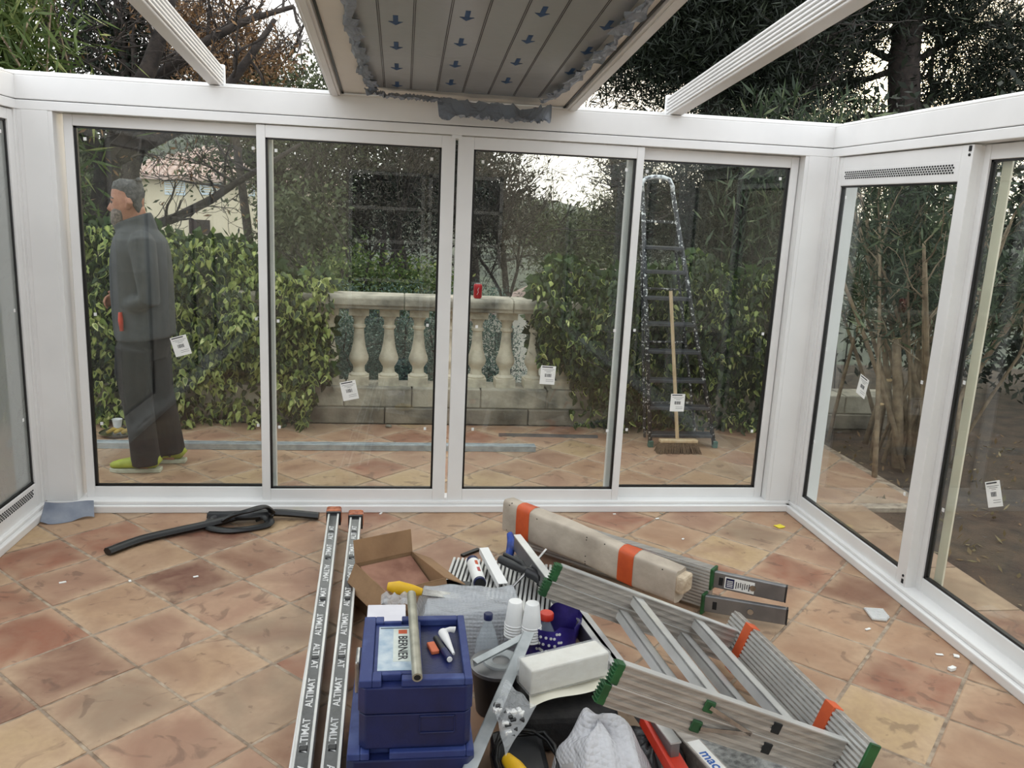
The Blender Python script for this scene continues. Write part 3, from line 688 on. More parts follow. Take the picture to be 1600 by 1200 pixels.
def tree(name, label, base, blobs, n, leaf, aspect, mat, seed, trunk_r=0.12, bark=None, lean=(0,0,1), group='trees beyond the terrace', cl=None, kids=4, droop=0.0, depth=2):
    base = Vector(base); t = thing(name, base, label, 'tree', group); rs_ = random.Random(seed)
    cz = np.mean([bb[0] for bb in blobs], axis=0); b = MB()
    H_ = max(0.4, cz[2]-base.z)
    top = Vector((cz[0], cz[1], cz[2])); mid = base.lerp(top, 0.5)+Vector((rs_.gauss(0,.05)*H_, 0, 0))
    b.tube([base, base.lerp(mid,0.5)+Vector((0.02*H_,0,0)), mid, mid.lerp(top,0.6), top], [trunk_r*1.15, trunk_r, trunk_r*0.9, trunk_r*0.7, trunk_r*0.5], 10, caps=False)
    for c, rad in blobs:
        c = Vector(c); s = mid.lerp(top, rs_.uniform(0.1, 0.9)); dv = c-s
        if dv.length < 0.05: dv = Vector((0.1,0,0.3))
        branches(b, s, dv, dv.length*1.1+rad[0]*0.4, trunk_r*0.45, depth, rs_, 0.5, kids)
    b.build('trunk', bark or BARK, t, smooth=True)
    pts = clumps(blobs, n//cl[0], cl[0], cl[1], seed) if cl else blob_points(blobs, n, seed)
    obj('foliage', leaves_mesh('foliage', pts, leaf, aspect, mat, droop=droop, seed=seed+3), t, kind='stuff')
    return t
def B(px, py, y, r, ry=None, rz=None):   # a crown lobe whose centre lies at a photo pixel and depth
    c = P(px, py, y); return ((c.x, c.y, c.z), (r, ry or r, rz or r*0.8))

# bare twisted tree behind the man, with its long limb in front of the far house
t = thing('twisted_tree', P(150, 470, 7.6), 'bare twisted dark tree with a long limb rising behind the man', 'tree', 'trees beyond the terrace')
rs_ = random.Random(5); b = MB(); y_ = 7.6
def path(pts, y=y_): return [P(u, w, y + (0 if len(q) < 3 else q[2])) for q in pts for u, w in [q[:2]]]
b.tube(path([(150,560),(158,420),(160,330),(168,260),(200,180),(235,100),(262,20),(275,-60)]), [0.13,0.12,0.11,0.10,0.085,0.07,0.055,0.04], 10)
limb = path([(165,420),(240,352),(275,340),(330,312),(365,288),(410,262),(470,225)]); b.tube(limb, [0.055,0.044,0.040,0.035,0.03,0.025,0.015], 8)
l2 = path([(172,250),(225,225),(270,205),(310,185),(345,150),(390,90),(430,30)]); b.tube(l2, [0.08,0.065,0.055,0.05,0.045,0.035,0.02], 8)
l3 = path([(168,270),(130,200),(110,130),(90,60),(60,-10)]); b.tube(l3, [0.07,0.06,0.05,0.04,0.03], 8)
l4 = path([(215,150),(270,100),(330,60),(390,30),(460,10)], y_+0.4); b.tube(l4, [0.06,0.05,0.04,0.03,0.02], 8)
b.build('trunk', BARK, t, smooth=True)
b = MB(); ends = []
for pth, nk in ((limb, 10), (l2, 12), (l3, 8), (l4, 14), (path([(200,180),(235,100),(262,20)]), 8)):
    for k in range(nk):
        i = rs_.randint(1, len(pth)-1); p = pth[i].lerp(pth[i-1], rs_.random())
        ends += branches(b, p, (rs_.gauss(0,1), rs_.gauss(0,.6), rs_.gauss(0.4,.8)), rs_.uniform(0.35,0.8), 0.014, 2, rs_, 0.7, 3, up=0.1, wig=0.3, minr=0.0025)
b.build('twigs', BARK, t)
ep = np.array([tuple(e_) for e_ in ends]); r_ = np.random.default_rng(2); ep = ep[r_.permutation(len(ep))[:420]]
obj('dry_pods', leaves_mesh('dry_pods', ep, 0.06, 0.3, DEAD, droop=0.8, seed=4), t, kind='stuff')

# long-leaved shrub at the upper left
t = thing('bamboo_clump', (-3.2, 7.0, 0), 'tall clump of long drooping green leaves at the upper left', 'shrub'); b = MB(); rs_ = random.Random(8); pts = []
for k in range(30):
    bx, by = rs_.uniform(-4.0,-2.75), rs_.uniform(6.85,7.3); hgt = rs_.uniform(2.8,4.0); pp = [(bx, by, 0)]
    for i in range(1, 7): pp.append((bx+0.06*i*rs_.uniform(-1,1.2), by+rs_.uniform(-.05,.05)*i, hgt*i/6))
    b.tube(pp, [0.014,0.013,0.012,0.010,0.008,0.006,0.004], 5)
    for i in range(330):
        s = rs_.uniform(1.5, hgt); pts.append((bx+rs_.gauss(0,.22), by+rs_.gauss(0,.22), s))
b.build('canes', BARKL, t)
obj('foliage', leaves_mesh('foliage', pts, 0.22, 0.10, BAMB, droop=0.5, seed=8), t, kind='stuff')

# blue-green shrub row seen between the balusters
for k, (px, lab) in enumerate(((470, 'left end'), (548, 'behind the left balusters'), (630, 'behind the middle balusters'), (742, 'right of the centre mullion'))):
    base = P(px, 640, 7.3); base.z = -1.4
    tree('silvery_shrub', 'silvery blue-green shrub seen between the balusters, ' + lab, base, [B(px, 540, 7.35, 0.42, 0.35, 0.55), B(px+15, 590, 7.4, 0.4, 0.35, 0.5)], 14000, 0.03, 0.3, BLUEG, 50+k, 0.03, group='blue-green shrubs behind the balustrade', depth=1)

# hillside trees and scrub, from near to far
far = [
 ('olive_tree', 'rounded dull green tree right of the far house', 11.5, [(475,350,0.65),(490,400,0.6),(450,400,0.5)], 6000, 0.09, .5, OLIVE),
 ('brown_thicket', 'leafless brown thicket behind the second pane', 12, [(560,340,1.0),(620,320,1.0),(660,370,0.9),(560,400,0.8)], 5000, 0.07, .16, SCRUB),
 ('green_bush', 'low bright green bush just above the stone rail', 10, [(560,440,0.45),(620,452,0.42),(520,452,0.4),(670,455,0.4)], 7000, 0.06, .5, BAMB),
 ('brown_thicket', 'leafless brown thicket behind the red can', 12.5, [(765,350,0.9),(800,390,0.9),(845,385,0.6),(730,400,0.9)], 5000, 0.07, .16, SCRUB),
 ('dark_evergreen', 'tall dark evergreen filling the top of the second pane', 16, [(560,230,2.0),(640,220,2.0),(500,270,1.8),(690,270,1.8),(600,300,2.0)], 16000, 0.14, .3, PINE),
 ('dark_evergreen', 'dark evergreen left of the bright sky in the third pane', 17, [(735,280,1.1),(775,320,1.0),(715,240,1.2),(700,320,1.3)], 10000, 0.14, .3, PINE),
 ('grey_tree', 'hazy grey green tree below the bright sky in the third pane', 20, [(845,350,0.8),(895,365,0.8),(945,350,0.8),(880,395,1.0),(940,400,1.0)], 9000, 0.15, .3, OLIVE),
 ('olive_tree', 'dusky tree seen above the header between the left rafter and the roof panel', 14, [(390,140,0.9),(440,130,0.7),(480,140,0.6),(420,190,1.2),(470,210,1.2),(390,220,1.2)], 14000, 0.09, .4, OLIVE),
 ('brown_thicket', 'sparse brown-leaved tree over the left rafter', 12, [(290,40,0.55),(340,70,0.5),(375,30,0.4),(410,90,0.45),(330,110,0.45)], 7000, 0.08, .25, DEAD),
 ('dark_evergreen', 'grey-green tree crown behind the branches at the upper left', 13, [(130,20,0.7),(190,50,0.55),(240,20,0.6),(150,95,0.5),(230,100,0.5),(290,110,0.4)], 8500, 0.09, .35, PINE),
 ('olive_tree', 'greyish olive tree in front of the far hill above the man', 18, [(100,215,1.3),(160,235,1.0),(60,260,1.4),(140,290,0.9)], 8000, 0.14, .35, OLIVE),
]
for k, (nm, lb, y, bl, n, lf, asp, mt) in enumerate(far):
    bb = [B(px, py, y + ((i*37) % 5)*0.12*r, r) for i, (px, py, r) in enumerate(bl)]
    base = P(np.mean([q[0] for q in bl]), 470, y); base.z = hill((base.x+70)/150, ((y-6.9)/75)**(1/1.5))[2]
    th = nm == 'brown_thicket'
    tree(nm, lb, base, bb, n, lf, asp, mt, 100+k, 0.07 if th else 0.10 if y < 13 else 0.16, cl=(14, 0.11 if y < 13 else 0.2), kids=6 if th else 4, depth=3 if th else 2)
# big pines at the right
def pine(label, base, trunk, blobs, n, seed, leaf=0.13):
    t = thing('pine_tree', base, label, 'tree', 'trees beyond the terrace'); b = MB(); rs_ = random.Random(seed)
    b.tube(trunk[0], trunk[1], 12)
    for c, rad in blobs:
        q = min(trunk[0], key=lambda p: (Vector(p)-Vector(c)).length); dv = Vector(c)-Vector(q)
        if dv.length > 0.2: branches(b, q, dv, dv.length*1.1, 0.05, 2, rs_, 0.5, 4, minr=0.006)
    b.build('trunk', BARK, t, smooth=True)
    obj('foliage', leaves_mesh('foliage', clumps(blobs, n//22, 22, 0.15, seed), leaf, 0.11, PINE, seed=seed), t, kind='stuff'); return t
py = 10.5
pine('large dark pine whose trunk stands in front of the low sun', (P(1415,300,py).x, py, -0.5), (path([(1418,420),(1416,300),(1413,180),(1412,100),(1420,30),(1432,-60),(1450,-160)], py), [0.24,0.22,0.20,0.19,0.17,0.14,0.1]),
     [B(1180,40,py,1.0),B(1260,90,py+.5,1.0),B(1310,30,py,0.9),B(1350,-30,py,0.9),B(1480,60,py,0.75),B(1540,110,py+.3,0.7),B(1590,50,py,0.8),B(1500,-20,py,0.8),B(1590,150,py,0.8),B(1440,-60,py,1.0),B(1300,140,py+.4,0.62),B(1345,60,py+.3,0.4),B(1340,170,py+.2,0.4),B(1450,130,py+.2,0.4),B(1400,190,py+.3,0.45),B(1560,200,py,0.9),B(1470,165,py,0.5),B(1290,-60,py,1.0)], 80000, 300)
py = 9.5
pine('large dark pine right of the roof panel', (P(1120,300,py).x, py, -0.5), (path([(1130,460),(1125,300),(1120,200),(1110,100),(1105,0),(1100,-120)], py), [0.2,0.18,0.17,0.15,0.13,0.1]),
     [B(985,40,py,0.8),B(1040,90,py,0.8),B(1090,20,py,0.9),B(1000,-40,py,0.9),B(1150,100,py,0.8),B(1215,60,py+.4,0.9),B(1220,140,py,0.7),B(960,110,py+.5,0.4),B(1120,150,py+.3,0.6),B(1200,-40,py,1.0),B(1060,-40,py,0.9)], 80000, 310)
py = 8.4
pine('shadowy pine foliage behind the stepladder', (P(1180,480,py).x, py, -0.5), (path([(1190,600),(1185,480),(1170,380),(1150,300)], py), [0.14,0.12,0.10,0.06]),
     [B(1040,300,py,0.5),B(1100,340,py,0.6),B(1160,280,py,0.6),B(1220,330,py,0.65),B(1130,250,py,0.55),B(1210,250,py,0.6),B(1060,380,py+.2,0.5),B(1200,400,py,0.5),B(1280,300,py,0.7),B(1000,340,py+.6,0.35)], 40000, 320, leaf=0.10)
py = 13
pine('slender back-lit pine against the bright sky in the third pane', (P(975,400,py).x, py, -1.2), (path([(985,480),(975,400),(968,320),(960,270),(955,230)], py), [0.12,0.1,0.08,0.06,0.03]),
     [B(955,270,py,0.45,None,0.3),B(985,250,py,0.5,None,0.35),B(965,330,py,0.5,None,0.4),B(990,380,py,0.55),B(1010,300,py,0.6)], 6500, 330, leaf=0.14)

# oleander outside the right wall: cut pale stems and narrow leaves
t = thing('oleander', (3.72, 5.4, 0), 'large oleander with pale pruned stems outside the right wall', 'shrub'); b = MB(); rs_ = random.Random(12); pts = []; cuts = MB()
for k in range(38):
    bx, by = 3.72+rs_.gauss(0,.17), 5.4+rs_.gauss(0,.2); ang = rs_.uniform(0, 6.28); ln = rs_.uniform(0.15,0.5); hgt = rs_.uniform(1.3,2.05); r0 = rs_.uniform(0.012,0.028)
    pp = [(bx+ln*math.cos(ang)*hgt*(i/6)**1.2, by+ln*math.sin(ang)*hgt*(i/6)**1.2, hgt*i/6) for i in range(7)]
    if k < 9:
        pp = pp[:3 if k < 5 else 4]; r0 *= 1.5
        e0, e1 = Vector(pp[-2]), Vector(pp[-1]); dd = (e1-e0).normalized(); cuts.tube([e1-dd*0.002, e1+dd*0.004], r0*0.8, 9)
    b.tube(pp, [r0*(1-0.09*i) for i in range(len(pp))], 7)
    if k >= 9:
        for i in range(4):
            s = Vector(pp[3+i % 4]); en = branches(b, s, (rs_.gauss(0,.5), rs_.gauss(0,.5), 1), 0.34, 0.007, 1, rs_, 0.4, 2, minr=0.003)
            for q in en:
                for _ in range(20): pts.append((q.x+rs_.gauss(0,.05), q.y+rs_.gauss(0,.05), q.z+rs_.gauss(0,.09)))
b.build('stems', BARKL, t, smooth=True); cuts.build('cut_end', CUT, t)
obj('foliage', leaves_mesh('foliage', pts, 0.11, 0.15, OLEA, seed=13, updir=(0,0,1), ubias=0.35), t, kind='stuff')
# oleander tips rising above the right end of the back header
t = thing('oleander', (3.4, 6.9, 0), 'oleander whose leafy tips show above the right corner of the header', 'shrub'); b = MB(); pts = []
for k in range(16):
    q = P(1150+15*k+rs_.uniform(-8,8), 172-rs_.uniform(-16,26), 6.7+rs_.uniform(-.2,.3)); b.tube([(q.x+0.1, q.y+0.2, 0), (q.x+rs_.uniform(-.12,.12), q.y+0.1, q.z*0.6), q], [0.007,0.005,0.003], 5)
    for _ in range(18):
        s = rs_.random()*0.25; pts.append((q.x+rs_.gauss(0,.015), q.y+rs_.gauss(0,.015), q.z-s))
    for _ in range(80): pts.append((q.x+rs_.gauss(0,.10), q.y+rs_.gauss(0,.10), q.z-0.25-rs_.random()*1.3))
b.build('stems', BARK, t); obj('foliage', leaves_mesh('foliage', pts, 0.16, 0.13, OLEA, seed=17, updir=(0,0,1), ubias=0.5), t, kind='stuff')
# dark screening hedge beyond the oleander and the side yard
for nm, lb, base, bl, n, mt in (('dark_hedge', 'dark evergreen hedge closing the garden beyond the oleander', (7.2,5.5,0), [((6.9,7.6,1.4),(1.3,1.0,1.6)),((7.6,6.0,1.4),(1.0,1.3,1.7)),((7.8,4.2,1.4),(1.0,1.3,1.6)),((7.6,2.6,1.4),(1.0,1.2,1.6)),((5.6,8.0,1.5),(1.2,0.7,1.6)),((7.4,1.0,1.3),(1.0,1.2,1.5))], 30000, PINE),
                                ('side_hedge', 'grey-green hedge outside the left wall', (-5,3,0), [((-4.6,4.6,1.0),(0.9,1.2,1.3)),((-4.9,2.6,1.0),(0.9,1.2,1.3)),((-5.4,3.6,2.0),(0.9,1.3,1.0))], 16000, OLIVE)):
    tree(nm, lb, base, bl, n, 0.11, 0.4, mt, 400+len(nm), 0.06, group=None, cl=(14,0.1))
# leaf litter on the soil
r_ = np.random.default_rng(9); n = 2600
lp = np.stack([r_.uniform(2.9, 6.8, n), r_.uniform(0.8, 6.2, n), np.full(n, -0.026)], 1)
tag(obj('leaf_litter', leaves_mesh('leaf_litter', lp, 0.05, 0.4, leaf_mat('litter', srgb(120,92,62), srgb(92,84,50), srgb(190,170,130)), normal_bias=(0,0,1), bias=0.9, seed=10, updir=(1,0,0), ubias=0.0)), 'dry leaves scattered over the dark soil outside the right wall', 'leaves', kind='stuff')

# ------------------------------------------------------------------ houses beyond
ROOFT = mk('pink_roof_tile', srgb(196,172,160), srgb(166,142,130), 3, rough=0.85)
HWALL = mk('sand_render', srgb(212,198,172), srgb(202,188,162), 1, rough=0.9)
SHUT = mk('pale_shutter', srgb(214,224,232), srgb(200,212,222), 2, rough=0.6)
def far_house():
    y = 42.0; o = P(320, 330, y); h = thing('house', (o.x, y, -3), 'sand coloured house with pink tiled hip roof seen above the hedge', 'house')
    zE = P(320, 279, y).z; xa, xb = P(236,280,y).x-1.5, P(420,280,y).x+2.5
    MB().box(xa, xb, y, y+8, -3.5, zE).build('wall', HWALL, h)
    zr = P(330,240,y).z+0.5; rf = thing_part = MB()
    ex = 0.5; A = [(xa-ex,y-ex,zE),(xb+ex,y-ex,zE),(xb+ex,y+8+ex,zE),(xa-ex,y+8+ex,zE)]; Rr = [(xa+3.2,y+4,zr),(xb-3.2,y+4,zr)]
    rf.add(A+Rr+[(p[0],p[1],p[2]-0.15) for p in A], [(0,1,5,4),(1,2,5),(2,3,4,5),(3,0,4),(0,6,7,1),(1,7,8,2),(2,8,9,3),(3,9,6,0),(9,8,7,6)])
    ro = rf.build('roof', ROOFT, h)
    # rows of roof tiles on the visible slope
    for k in range(30):
        u = (k+0.5)/30; x = xa-ex+(xb-xa+2*ex)*u
        lim = min(1.0, (x-(xa-ex))/3.7, ((xb+ex)-x)/3.7)
        p0 = Vector((x, y-ex, zE+0.02)); p1 = p0.lerp(Vector((x, y+4, zr+0.02)), max(0.05, lim))
        MB().tube([p0, p1], 0.11, 6).build('tile_row', ROOFT, ro)
    for px0, px1, py0, py1 in ((258,289,276,304), (313,346,276,304), (377,398,283,306)):
        a, c = P(px0,py1,y), P(px1,py0,y)
        w = MB().box(a.x, c.x, y-0.06, y+0.02, a.z, c.z).build('window', SHUT, h)
        b = MB()
        for k in range(1, 8): b.box(a.x+0.05, c.x-0.05, y-0.09, y-0.06, a.z+(c.z-a.z)*k/8, a.z+(c.z-a.z)*k/8+0.05)
        b.box((a.x+c.x)/2-0.03, (a.x+c.x)/2+0.03, y-0.1, y-0.06, a.z, c.z); b.build('slats', HWALL, w)
    a, c = P(296,365,y), P(328,344,y); MB().box(a.x, c.x, y-0.05, y+0.02, a.z, c.z).build('doorway', mk('dark_opening', srgb(58,44,40), srgb(40,32,30), 2, rough=0.8), h)
far_house()
def near_house():
    y = 15.0; h = thing('small_house', (3.5, y, -2.5), 'white outbuilding with a clay-tiled verge seen past the balusters', 'house')
    p0, p1, p2 = P(788,468,y), P(880,430,y), P(1010,428,y)
    wallm = mk('white_render', srgb(232,226,212), srgb(216,208,192), 1.5, rough=0.9)
    b = MB(); b.prism([(p0.x-1.2, -2.6), (p2.x+3, -2.6), (p2.x+3, p1.z-0.12), (p1.x, p1.z-0.12), (p0.x-0.1, p0.z-0.14), (p0.x-1.2, p0.z-0.75)], 0, 0.6, Matrix(((1,0,0,0),(0,0,1,y),(0,1,0,0),(0,0,0,1)))); b.build('gable_wall', wallm, h)
    r = MB(); r.prism([(p0.x-1.35, p0.z-0.80), (p1.x, p1.z-0.10), (p2.x+3.2, p1.z-0.10), (p2.x+3.2, p1.z-0.02), (p1.x, p1.z-0.02), (p0.x-1.35, p0.z-0.72)], -0.3, 0.75, Matrix(((1,0,0,0),(0,0,1,y),(0,1,0,0),(0,0,0,1)))); ro = r.build('roof_verge', ROOFT, h)
    for k in range(8):
        a = Vector((p0.x-1.2, y-0.2, p0.z-0.70)).lerp(Vector((p1.x, y-0.2, p1.z+0.05)), k/8); c = Vector((p0.x-1.2, y-0.2, p0.z-0.70)).lerp(Vector((p1.x, y-0.2, p1.z+0.05)), (k+1.08)/8)
        MB().tube([a, c], [0.10, 0.085], 8).build('verge_tile', ROOFT, ro, smooth=40)
    for k in range(10):
        a = Vector((p1.x+k*0.35, y-0.2, p1.z+0.06+0.002*k)); MB().tube([a, a+Vector((0.37,0,0))], [0.10,0.09], 8).build('ridge_tile', ROOFT, ro, smooth=40)
    a, c = P(772,545,y), P(800,520,y); MB().box(a.x, c.x, y-0.04, y+0.02, a.z, c.z).build('window', mk('dark_window', srgb(60,58,54), srgb(44,42,40), 2, rough=0.3), h)
near_house()
# ------------------------------------------------------------------ the man beyond the first pane
SKIN = mk('skin', srgb(176,124,98), srgb(158,106,84), 25, rough=0.55)
HAIR = mk('grey_hair', srgb(92,90,88), srgb(60,58,58), 60, rough=0.7, bump=0.6, bscale=200)
JACKET = mk('grey_softshell', srgb(72,74,76), srgb(62,64,66), 14, rough=0.85, bump=0.25, bscale=9)
TROUS = mk('black_trousers', srgb(26,25,26), srgb(20,19,20), 14, rough=0.9)
SHOE = mk('lime_shoe', srgb(168,176,62), srgb(140,150,52), 18, rough=0.6)
SHOED = mk('dark_shoe_trim', srgb(48,44,52), srgb(70,60,74), 20, rough=0.7)
SOLE = mk('pale_sole', srgb(196,196,176), srgb(170,170,150), 20, rough=0.7)
REDM = mk('red_trim', srgb(206,62,32), srgb(180,52,28), 16, rough=0.6)
MY = 5.20
def Q(px, py, dy=0.0): 
    p = P(px, py, MY); p.y += dy; return p
MPX = (Q(300,500)-Q(200,500)).length/100
man = thing('person', (Q(230,735).x, MY, 0), 'man in grey jacket, black trousers and lime shoes standing in profile behind the first pane', 'person')
def loft(b, secs, seg=20, side=(0,1,0)):       # secs: (px front, px back, py, half width)
    b.tube([Q((f+k)/2, y) for f, k, y, w in secs], [(w, abs(k-f)/2*MPX) for f, k, y, w in secs], seg, side=side)
body = MB()
loft(body, [(190,206,282,0.028),(182,215,286,0.054),(177,220,293,0.068),(175,223,302,0.075),(175,224,312,0.077),(174,223,322,0.076),(175,221,331,0.072),(176,215,339,0.064),(178,207,346,0.054),(181,200,351,0.036)])   # head
loft(body, [(192,226,326,0.055),(193,228,338,0.058),(193,230,350,0.062),(186,238,362,0.085)])    # neck
body.tube([Q(178,313), Q(173.5,321), Q(171,326), Q(175,329)], [0.010,0.014,0.017,0.012], 8)        # nose
for s in (-1, 1):
    body.tube([Q(207,310,s*0.080), Q(210,317,s*0.090), Q(206,327,s*0.080)], [(0.012,0.016),(0.015,0.022),(0.010,0.013)], 10)  # ear
    body.tube([Q(177,337,s*0.012), Q(174.5,338,0), Q(177,340,s*0.012)], 0.010, 6)                    # lips
    body.tube([Q(177,311,s*0.018), Q(178,310,s*0.04), Q(183,311,s*0.06)], 0.010, 6)                  # brow
loft(body, [(192,246,366,0.12),(186,256,385,0.15),(184,260,420,0.15),(185,262,470,0.145),(188,262,520,0.145),(190,258,545,0.14)])    # trunk
LEGS = (( -0.095, [(219,538),(216,575),(222,620),(230,670),(236,718)]), (0.095, [(229,538),(234,575),(242,620),(254,670),(262,714)]))
for dy, pts in LEGS:
    body.tube([Q(x, y, dy) for x, y in pts], [0.085,0.080,0.060,0.055,0.042], 14)
    fx, fy = pts[-1]; body.tube([Q(fx+6, fy+8, dy), Q(fx-8, fy+12, dy), Q(fx-34, fy+17, dy)], [0.036,0.038,0.030], 10)
ARMS = ((-1, [(236,378),(246,420),(252,462),(226,470),(203,472)]), (1, [(226,378),(218,420),(214,458),(198,466),(187,468)]))
for s, pts in ARMS:
    dys = (s*0.19, s*0.225, s*0.235, s*0.17, s*0.09)
    body.tube([Q(x, y, d_) for (x, y), d_ in zip(pts, dys)], [0.052,0.047,0.042,0.036,0.028], 12)
    w0 = Q(pts[-1][0], pts[-1][1], dys[-1]); w1 = w0 + Vector((-0.062, -s*0.035, -0.01))
    body.tube([w0, w0.lerp(w1,0.5), w1], [(0.022,0.030),(0.022,0.040),(0.016,0.036)], 10, side=(0,1,0))
    for k in range(4):                                                                               # fingers, curled
        z = 0.028-0.018*k; L_ = (0.050,0.058,0.054,0.042)[k]; a = w1+Vector((0.004,0,z))
        body.tube([a, a+Vector((-L_*0.5, -s*L_*0.25, -0.006)), a+Vector((-L_*0.62, -s*L_*0.75, -0.016)), a+Vector((-L_*0.42, -s*L_*1.05, -0.022))], [0.0095,0.009,0.0085,0.007], 7)
    a = w0.lerp(w1,0.35)+Vector((0,-s*0.012,0.034)); body.tube([a, a+Vector((-0.03,-s*0.018,0.016)), a+Vector((-0.058,-s*0.024,0.006))], [0.012,0.010,0.008], 7)
bo = body.build('body', SKIN, man, smooth=True)
rm = bo.modifiers.new('unite', 'REMESH'); rm.mode = 'VOXEL'; rm.voxel_size = 0.0065; rm.use_smooth_shade = True
sm = bo.modifiers.new('smooth', 'SMOOTH'); sm.factor = 0.5; sm.iterations = 3
# eyes
for s in (-1, 1):
    e_ = MB(); c = Q(179.5, 315.5, s*0.041); e_.lathe([(0.011*math.sin(math.pi*k/6), -0.011*math.cos(math.pi*k/6)) for k in range(7)], 10, Matrix.Translation(c)); e_.build('eye', INK, man, smooth=True)
    MB().tube([Q(174.5,310,s*0.018), Q(177,308.5,s*0.042), Q(182.5,310,s*0.062)], [0.004,0.007,0.004], 6).build('eyebrow', HAIR, man)
def shell(secs, cut=None):
    b = MB(); loft(b, secs, 22); return b
hair = MB(); loft(hair, [(188,207,279.6,0.03),(178,217,284,0.060),(174.5,222,289,0.0735),(177,224,292.5,0.077),(189,225,298,0.0795),(194,225.5,306,0.0805),(197,225,313,0.0795),(207,224.5,320,0.070),(213,224,328,0.055),(216,223.5,334,0.044)], 24); hair.build('hair', HAIR, man, smooth=True)
beard = MB(); loft(beard, [(179,205,328,0.0745),(174.5,206,335,0.074),(173.5,204,343,0.067),(174,199,351,0.052),(178,193,357,0.03)], 18)
BEARD = mk('grizzled_beard', srgb(138,124,114), srgb(84,74,68), 70, rough=0.8, bump=0.5, bscale=220)
bd = beard.build('beard', BEARD, man, smooth=True)
# jacket: trunk, collar, sleeves as one garment
jk = MB()
loft(jk, [(198,244,352,0.085),(187,252,362,0.13),(180,259,374,0.18),(176,264,392,0.195),(174,268,420,0.185),(175,271,460,0.178),(178,273,495,0.184),(181,274,520,0.192),(184,273,527,0.188)], 26)
jk.tube([Q(220,376), Q(216,364), Q(210,350), Q(206,341)], [(0.085,0.095),(0.088,0.115),(0.082,0.118),(0.078,0.116)], 22, side=(0,1,0))
for s, pts in ARMS:
    dys = (s*0.175, s*0.225, s*0.238, s*0.17, s*0.10)
    jk.tube([Q(pts[0][0]-4, pts[0][1]-8, s*0.13)] + [Q(x, y, d_) for (x, y), d_ in zip(pts, dys)], [0.06,0.076,0.068,0.062,0.054,0.044], 14)
jo = jk.build('jacket', JACKET, man, smooth=True)
rm = jo.modifiers.new('unite', 'REMESH'); rm.mode = 'VOXEL'; rm.voxel_size = 0.009; rm.use_smooth_shade = True
sm = jo.modifiers.new('smooth', 'SMOOTH'); sm.factor = 0.5; sm.iterations = 4
MB().tube([Q(186,362), Q(176,392), Q(173.5,420), Q(174.5,460), Q(178,495), Q(181,522)], 0.006, 6).build('zip', BLACKP, jo)
MB().tube([Q(176,392,0.07), Q(173,405,0.08), Q(172.5,422,0.085)], [(0.018,0.010)]*3, 8).build('red_panel', REDM, jo, smooth=True)
MB().tube([Q(203,482,-0.176), Q(204,494,-0.180), Q(206,510,-0.184)], [(0.010,0.016),(0.014,0.022),(0.010,0.016)], 10).build('red_pocket_flap', REDM, jo, smooth=True)
tr_ = MB()
loft(tr_, [(184,268,512,0.172),(187,265,535,0.168),(190,260,556,0.155)], 22)
for dy, pts in LEGS:
    tr_.tube([Q(x, y, dy) for x, y in pts], [0.112,0.105,0.088,0.082,0.085], 16)
to = tr_.build('trousers', TROUS, man, smooth=True)
rm = to.modifiers.new('unite', 'REMESH'); rm.mode = 'VOXEL'; rm.voxel_size = 0.009; rm.use_smooth_shade = True
sm = to.modifiers.new('smooth', 'SMOOTH'); sm.factor = 0.5; sm.iterations = 3
for (dy, pts), nm in zip(LEGS, ('near', 'far')):
    fx = pts[-1][0]; base = Q(fx, 700, dy); x0 = base.x; yb = base.y
    sh = MB(); secs = [(0.075,0.030,0.060),(0.06,0.036,0.085),(0.02,0.040,0.095),(-0.04,0.042,0.085),(-0.10,0.045,0.066),(-0.16,0.045,0.052),(-0.195,0.034,0.040),(-0.21,0.018,0.030)]
    sh.tube([(x0+a, yb, 0.022+h/2) for a, w, h in secs], [(w, h/2) for a, w, h in secs], 14, side=(0,1,0)); so = sh.build('shoe', SHOE, man, smooth=True)
    sl = MB(); pl = [(x0+0.085,yb-0.03),(x0+0.02,yb-0.036),(x0-0.10,yb-0.046),(x0-0.17,yb-0.044),(x0-0.215,yb-0.02),(x0-0.215,yb+0.02),(x0-0.17,yb+0.044),(x0-0.10,yb+0.046),(x0+0.02,yb+0.036),(x0+0.085,yb+0.03)]
    sl.prism(pl, 0.0, 0.026); sl.build('sole', SOLE, so, bevel=0.004)
    for k in range(5):
        xx = x0-0.045-0.022*k; h = 0.106-0.0075*k-0.004*k; MB().tube([(xx, yb-0.034, h-0.022), (xx-0.004, yb, h), (xx+0.008, yb+0.034, h-0.022)], 0.0045, 6).build('lace', SHOED, so)
    MB().tube([(x0+0.0, yb-0.040, 0.05), (x0-0.03, yb-0.044, 0.07), (x0-0.06, yb-0.046, 0.045)], [(0.006,0.012)]*3, 8).build('side_patch', SHOED, so)

# ------------------------------------------------------------------ things on the terrace
LADM = mk('paint_spattered_black_steel', srgb(30,32,36), srgb(204,204,200), 55, rough=0.5, detail=6, lo=0.57, hi=0.62)
LADT = mk('black_tread', srgb(40,42,46), srgb(58,60,64), 20, rough=0.5)
lad = thing('stepladder', (2.1, 5.75, 0), 'tall black paint-spattered stepladder leaning before the right ivy hedge', 'ladder')
def LP(px, py):                      # ladder plane leans back from y=5.73 at the floor to 6.02 at the top
    d_ = _ray(px, py); o = Vector((0,0,CAM_H)); # plane: y = 5.73 + 0.15 z
    t_ = (5.73 + 0.15*CAM_H)/(d_.y - 0.15*d_.z); return o + d_*t_
bl, br, tl, tr = LP(1016,697), LP(1116,700), LP(1004,300), LP(1051,300)
loop = [bl, bl.lerp(tl,.5), tl, LP(1003,286), LP(1009,279), LP(1020,276.5), LP(1036,277), LP(1046,281), LP(1051,292), tr, br.lerp(tr,.5), br]
